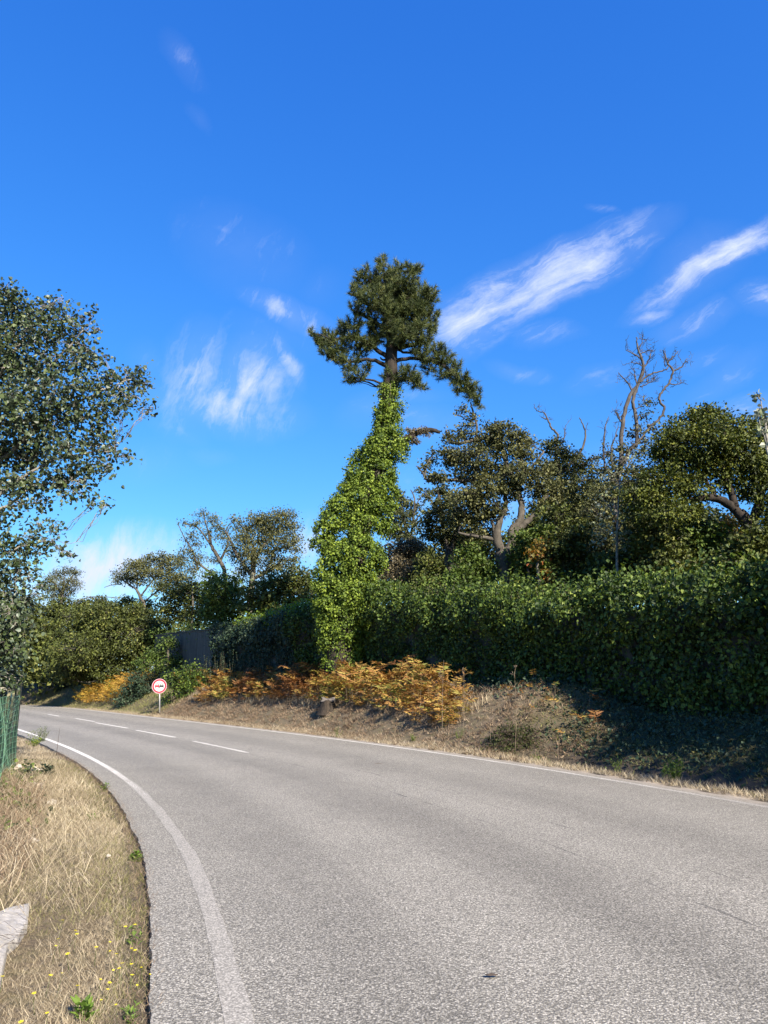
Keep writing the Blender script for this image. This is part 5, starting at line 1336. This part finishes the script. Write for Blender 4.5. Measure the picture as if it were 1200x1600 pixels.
STN = [(28, 1198, .075, 'pale stone at the foot of the green fence end'), (52, 1199, .075, 'pale stone among dark leaves, right of the fence foot'), (62, 1197, .045, 'small pale stone touching the dark leaves beyond the fence foot'),
       (54, 1226, .085, 'flat pale stone lying in dark brush below the fence'), (81, 1247, .055, 'single pale stone in the straw right of the fence foot'), (53, 1301, .045, 'pale stone half sunk in tangled straw'),
       (96, 1224, .03, 'tiny grey stone in the straw near the road side'), (171, 1320, .02, 'tiny pale pebble in the middle of the straw verge')]
for i, (px, py, r, lab) in enumerate(STN):
    g = G(px, py, .12); g[2] = float(height(g[0], g[1])) + .02 + r * .55
    rock('stone', lab, 'stone', g, r, 'stone', (1.2, .9, .75), 'pale stones on the left verge', seed=i)
# big white slab in the lower left corner
out_ = [(47, 1403), (30, 1407), (12, 1416), (-6, 1426), (-40, 1440), (-95, 1465), (-110, 1560), (-60, 1590), (-25, 1560), (2, 1516), (8, 1490), (14, 1465), (30, 1452), (44, 1432)]
top = np.array([G(a, b, .10) for a, b in out_]); n = len(top)
cz = top.mean(0); g0 = height(top[:, 0], top[:, 1]); top[:, 2] = g0 + .05 + rng.normal(0, .006, n); cz[2] = g0.mean() + .075
ring1 = cz + (top - cz) * .93 + [0, 0, .008]; ring2 = cz + (top - cz) * .5 + [0, 0, .01]; low = cz + (top - cz) * 1.02; low[:, 2] = g0 - .05
ring1[:, 2] += rng.normal(0, .006, n); ring2[:, 2] += rng.normal(0, .012, n)
V = np.vstack([low, top, ring1, ring2, [cz + [0, 0, .02]]]); i = np.arange(n); j = (i + 1) % n
slab = mesh_obj('white_slab', V, [np.vstack([np.stack([i + q_ * n, j + q_ * n, j + (q_ + 1) * n, i + (q_ + 1) * n], 1) for q_ in range(3)]), np.stack([i + 3 * n, j + 3 * n, np.full(n, 4 * n)], 1)], M['slab'])
tag(slab, 'broken white slab lying in the straw in the lower left corner', 'slab')
# thin dark stalks crossing it
sA2, sB2 = [], []
for q_ in range(46):
    a0 = np.array([cz[0] + rng.uniform(-.05, .42), cz[1] + rng.uniform(-.35, .42), cz[2] + .03]); d = unit(np.array([rng.normal(), rng.normal(), 0])) * rng.uniform(.06, .22)
    sA2.append(a0); sB2.append(a0 + d + [0, 0, rng.uniform(-.01, .02)])
o = batch_twigs(np.array(sA2), np.array(sB2), .0014, 'dry_stems', M['twig_dark'], None, bend=.12); tag(o, 'thin dark stems lying across the white slab', 'stems', kind='stuff')

# cut brush heap at the ditch head
hp = G(800, 1165, .15); n = 480
pos = np.stack([hp[0] + rng.normal(0, .33, n), hp[1] + rng.normal(0, .28, n), np.zeros(n)], 1)
gz = height(pos[:, 0], pos[:, 1]); hh = .42 * np.exp(-(((pos[:, 0] - hp[0]) / .6) ** 2 + ((pos[:, 1] - hp[1]) / .5) ** 2))
pos[:, 2] = gz + hh * rng.random(n)
d = unit(rng.normal(size=(n, 3)) * [1, 1, .35])
root = empty('brush_heap', (hp[0], hp[1], 0), 'heap of cut brown twigs and leaves where the dark ditch begins', 'brush heap')
batch_twigs(pos, pos + d * rng.uniform(.1, .35, (n, 1)), .006, 'twigs', M['twig_dark'], root)
idx = rng.integers(0, n, 1300); pp = pos[idx] + rng.normal(0, .06, (1300, 3))
leaves('dead_leaves', pp, rng.normal(size=(1300, 3)), unit(rng.normal(size=(1300, 3)) + [0, 0, 1]), .06 * (.6 + .8 * rng.random(1300)), M['shrub'], root, DIAMOND)


# ------------------------------------------------------------------ roadside weeds
def weed(name, label, px, py, hpx, nst, mat='weed', cat='weed', spread=.5, group=None, lsize=.055, zg=0.0, leafgap=.03, stem='twig'):
    g = G(px, py, zg); g[2] = float(height(g[0], g[1])); hm = hpx * pscale(py, g[1])
    root = empty(name, tuple(g), label, cat, group)
    A_, B_, LP, LD = [], [], [], []
    for i in range(nst):
        a = random.random() * 6.28; r = random.random() ** .7 * spread * hm
        p = g + [r * .3 * math.cos(a), r * .3 * math.sin(a), -.02]; q_ = g + [r * math.cos(a), r * math.sin(a), hm * random.uniform(.55, 1.0) * (1 - .3 * r / (spread * hm + 1e-6))]
        A_.append(p); B_.append(q_); m_ = max(4, int(hm / leafgap)); t = np.linspace(.15, 1, m_)[:, None]
        aa = np.arange(m_) * 2.4 + random.random() * 6; LP.append(p + (q_ - p) * t); LD.append(np.stack([np.cos(aa), np.sin(aa), .7 + 0 * aa], 1))
    batch_twigs(np.array(A_), np.array(B_), max(.002, .006 * hm), 'stems', M[stem], root, bend=.05)
    LP = np.vstack(LP); LD = np.vstack(LD)
    T = (DIAMOND[0] * [1, .55, 1], DIAMOND[1])
    leaves('leaves', LP, LD, unit(np.cross(np.cross(LD, [0, 0, 1.0]), LD) + rng.normal(0, .2, LD.shape)), lsize * (.6 + .7 * rng.random(len(LP))), M[mat], root, T, rng.random(len(LP)))
    return root


for (px, py, hp_, ns, ls, lab) in ((1055, 1219, 44, 22, .06, 'tallest bright green leafy weed on the right verge'), (1038, 1214, 28, 10, .06, 'low green weed touching the left of the tallest verge weed'), (965, 1206, 28, 9, .05, 'narrow green weed on the verge two clumps left of the tallest'),
                                   (838, 1184, 24, 16, .045, 'row of green weeds by the brush heap'), (855, 1186, 22, 12, .045, 'green weed right of the row beside the brush heap'), (717, 1168, 22, 12, .045, 'green weed at the road edge left of the brush heap'),
                                   (527, 1152, 18, 10, .04, 'small green weed on the road edge below the stump'), (645, 1162, 14, 12, .045, 'low green weed at the road edge under the bracken end'), (941, 1200, 16, 6, .045, 'tiny green weed between two verge clumps'),
                                   (165, 1232, 14, 14, .05, 'green weed growing over the left road edge'), (212, 1338, 16, 20, .05, 'bright green sprawling weed at the left asphalt edge'), (142, 1285, 18, 10, .04, 'small olive weed in the left straw verge'),
                                   (208, 1470, 34, 12, .035, 'yellow flowered green weed clump on the left verge'), (130, 1592, 26, 10, .06, 'broad leaved green weed at the bottom of the verge'), (205, 1586, 34, 12, .035, 'low green weed in the bottom corner of the verge by the asphalt'),
                                   (44, 1222, 22, 16, .09, 'dark broad leaved plant at the fence foot'), (75, 1212, 22, 10, .09, 'grey green leafy plant beside the pale stones')):
    weed('weed', lab, px, py, hp_, ns, 'weed' if ls < .09 else 'hedge_dark', group='green weeds on the verges', lsize=ls)
weed('weed', 'leafy dark weed against the road beyond the fence end', 62, 1158, 30, 14, 'sapling', group='green weeds on the verges', lsize=.075, spread=.7)
weed('weed', 'yellow green low weed beside the fence end', 52, 1166, 16, 16, 'vine', group='green weeds on the verges', lsize=.07, spread=.9)


def dry_stalk(label, px, py, hpx, Y, nb=7, mat='twig'):
    w = P(px, py, Y); g0 = float(height(w[0], w[1])); h = hpx * pscale(py, Y)
    root = empty('dry_stalk', (w[0], w[1], g0), label, 'dry stalk', 'dry stalks against the hedge shade')
    base = np.array([w[0], w[1], g0]); topz = w[2] + h
    top = np.array([w[0] + random.uniform(-.1, .1), w[1], topz]); A = Acc()
    L = smooth_line(np.array([np.r_[base, .009], np.r_[(base + top) / 2 + rng.normal(0, .03, 3), .007], np.r_[top, .004]]), 5)
    A.tube(L[:, :3], L[:, 3] * .6, 5); A.build('stem', M[mat], root, True)
    A = Acc()
    for i in range(nb):
        s0_ = L[random.randint(3, len(L) - 2), :3]; d = unit(np.array([rng.normal(), rng.normal() * .5, .9])); e = s0_ + d * h * random.uniform(.15, .4)
        A.tube([s0_, (s0_ + e) / 2 + rng.normal(0, .02, 3), e], [.0035, .003, .002], 4)
        for q_ in range(3):
            e2 = e + unit(np.array([rng.normal(), rng.normal(), .8])) * .08; A.tube([e, e2], [.003, .006], 4)
    if nb: A.build('twigs', M[mat], root, True)['kind'] = 'stuff'


dry_stalk('tall branching dry stalk in front of the dark hedge', 802, 1100, 50, 18.3, 12)
dry_stalk('bent dry stalk left of the tall branching one', 765, 1105, 35, 18.8, 4)
dry_stalk('thin dry stalk rising behind the right end of the bracken', 690, 1068, 36, 21, 5)
dry_stalk('pale dry stalk between the bracken end and the hedge', 722, 1085, 38, 20.3, 6)
dry_stalk('single reddish dry stalk on the verge by the ditch', 878, 1188, 34, G(878, 1190)[1], 0)
dry_stalk('dry leafy dock stalk right of the sign post', 268, 1108, 30, Ys - .3, 10)
dry_stalk('thin dry stalk on the left verge leaning over the road edge', 88, 1178, 40, G(88, 1180)[1], 0, 'twig_dark')

# ------------------------------------------------------------------ yellow flowers
FL = [(277, 1122), (575, 1128), (613, 1113), (343, 1182), (325, 1168), (280, 1205), (247, 1235), (487, 1216), (437, 1246), (515, 1248), (530, 1262), (597, 1220), (621, 1222), (322, 1266), (605, 1286), (650, 1298), (560, 1294), (668, 1326), (513, 1324), (558, 1312), (594, 1336), (614, 1367), (215, 1369), (267, 1366), (350, 1425), (443, 1390), (492, 1386), (474, 1426), (545, 1467), (168, 1442), (448, 1478), (225, 1541), (113, 1572), (3, 1372)]
A = Acc(); A.tube([[0, 0, 0], [.004, .002, .05], [0, 0, .10]], [.0016, .0014, .001], 4); nv_ = A.n
k = 5
for q_ in range(k):
    a = q_ / k * 2 * math.pi; c, s_ = math.cos(a), math.sin(a)
    A.add(np.array([[0, 0, .10], [c * .007 - s_ * .006, s_ * .007 + c * .006, .104], [c * .015, s_ * .015, .103], [c * .007 + s_ * .006, s_ * .007 - c * .006, .104]]), [[0, 3, 2, 1]])
fl0 = A.build('yellow_flower', M['weed'], None); fl0.data.materials.append(M['yellow'])
pc = np.array([p.center[2] for p in fl0.data.polygons]); fl0.data.polygons.foreach_set('material_index', (pc > .1015).astype(np.int32))
for q_, (zx, zy) in enumerate(FL):
    px, py = zx / 2.91, 1050 + zy / 2.91
    o = fl0 if q_ == 0 else fl0.copy()
    if q_: COL.objects.link(o)
    g = G(px, py, .10); g[2] = float(height(g[0], g[1])) - .002
    o.location = g; o.rotation_euler = (random.uniform(-.2, .2), random.uniform(-.2, .2), random.random() * 6); sc = random.uniform(.5, .95); o.scale = (sc, sc, 1)
    tag(o, 'small yellow wildflower scattered in the straw of the left verge', 'flower', 'yellow wildflowers on the left verge')
#print('objects', len(bpy.data.objects), 'tris', sum(len(o.data.loop_triangles) if o.type == 'MESH' else 0 for o in bpy.data.objects), 'polys', sum(len(o.data.polygons) for o in bpy.data.objects if o.type == 'MESH'))
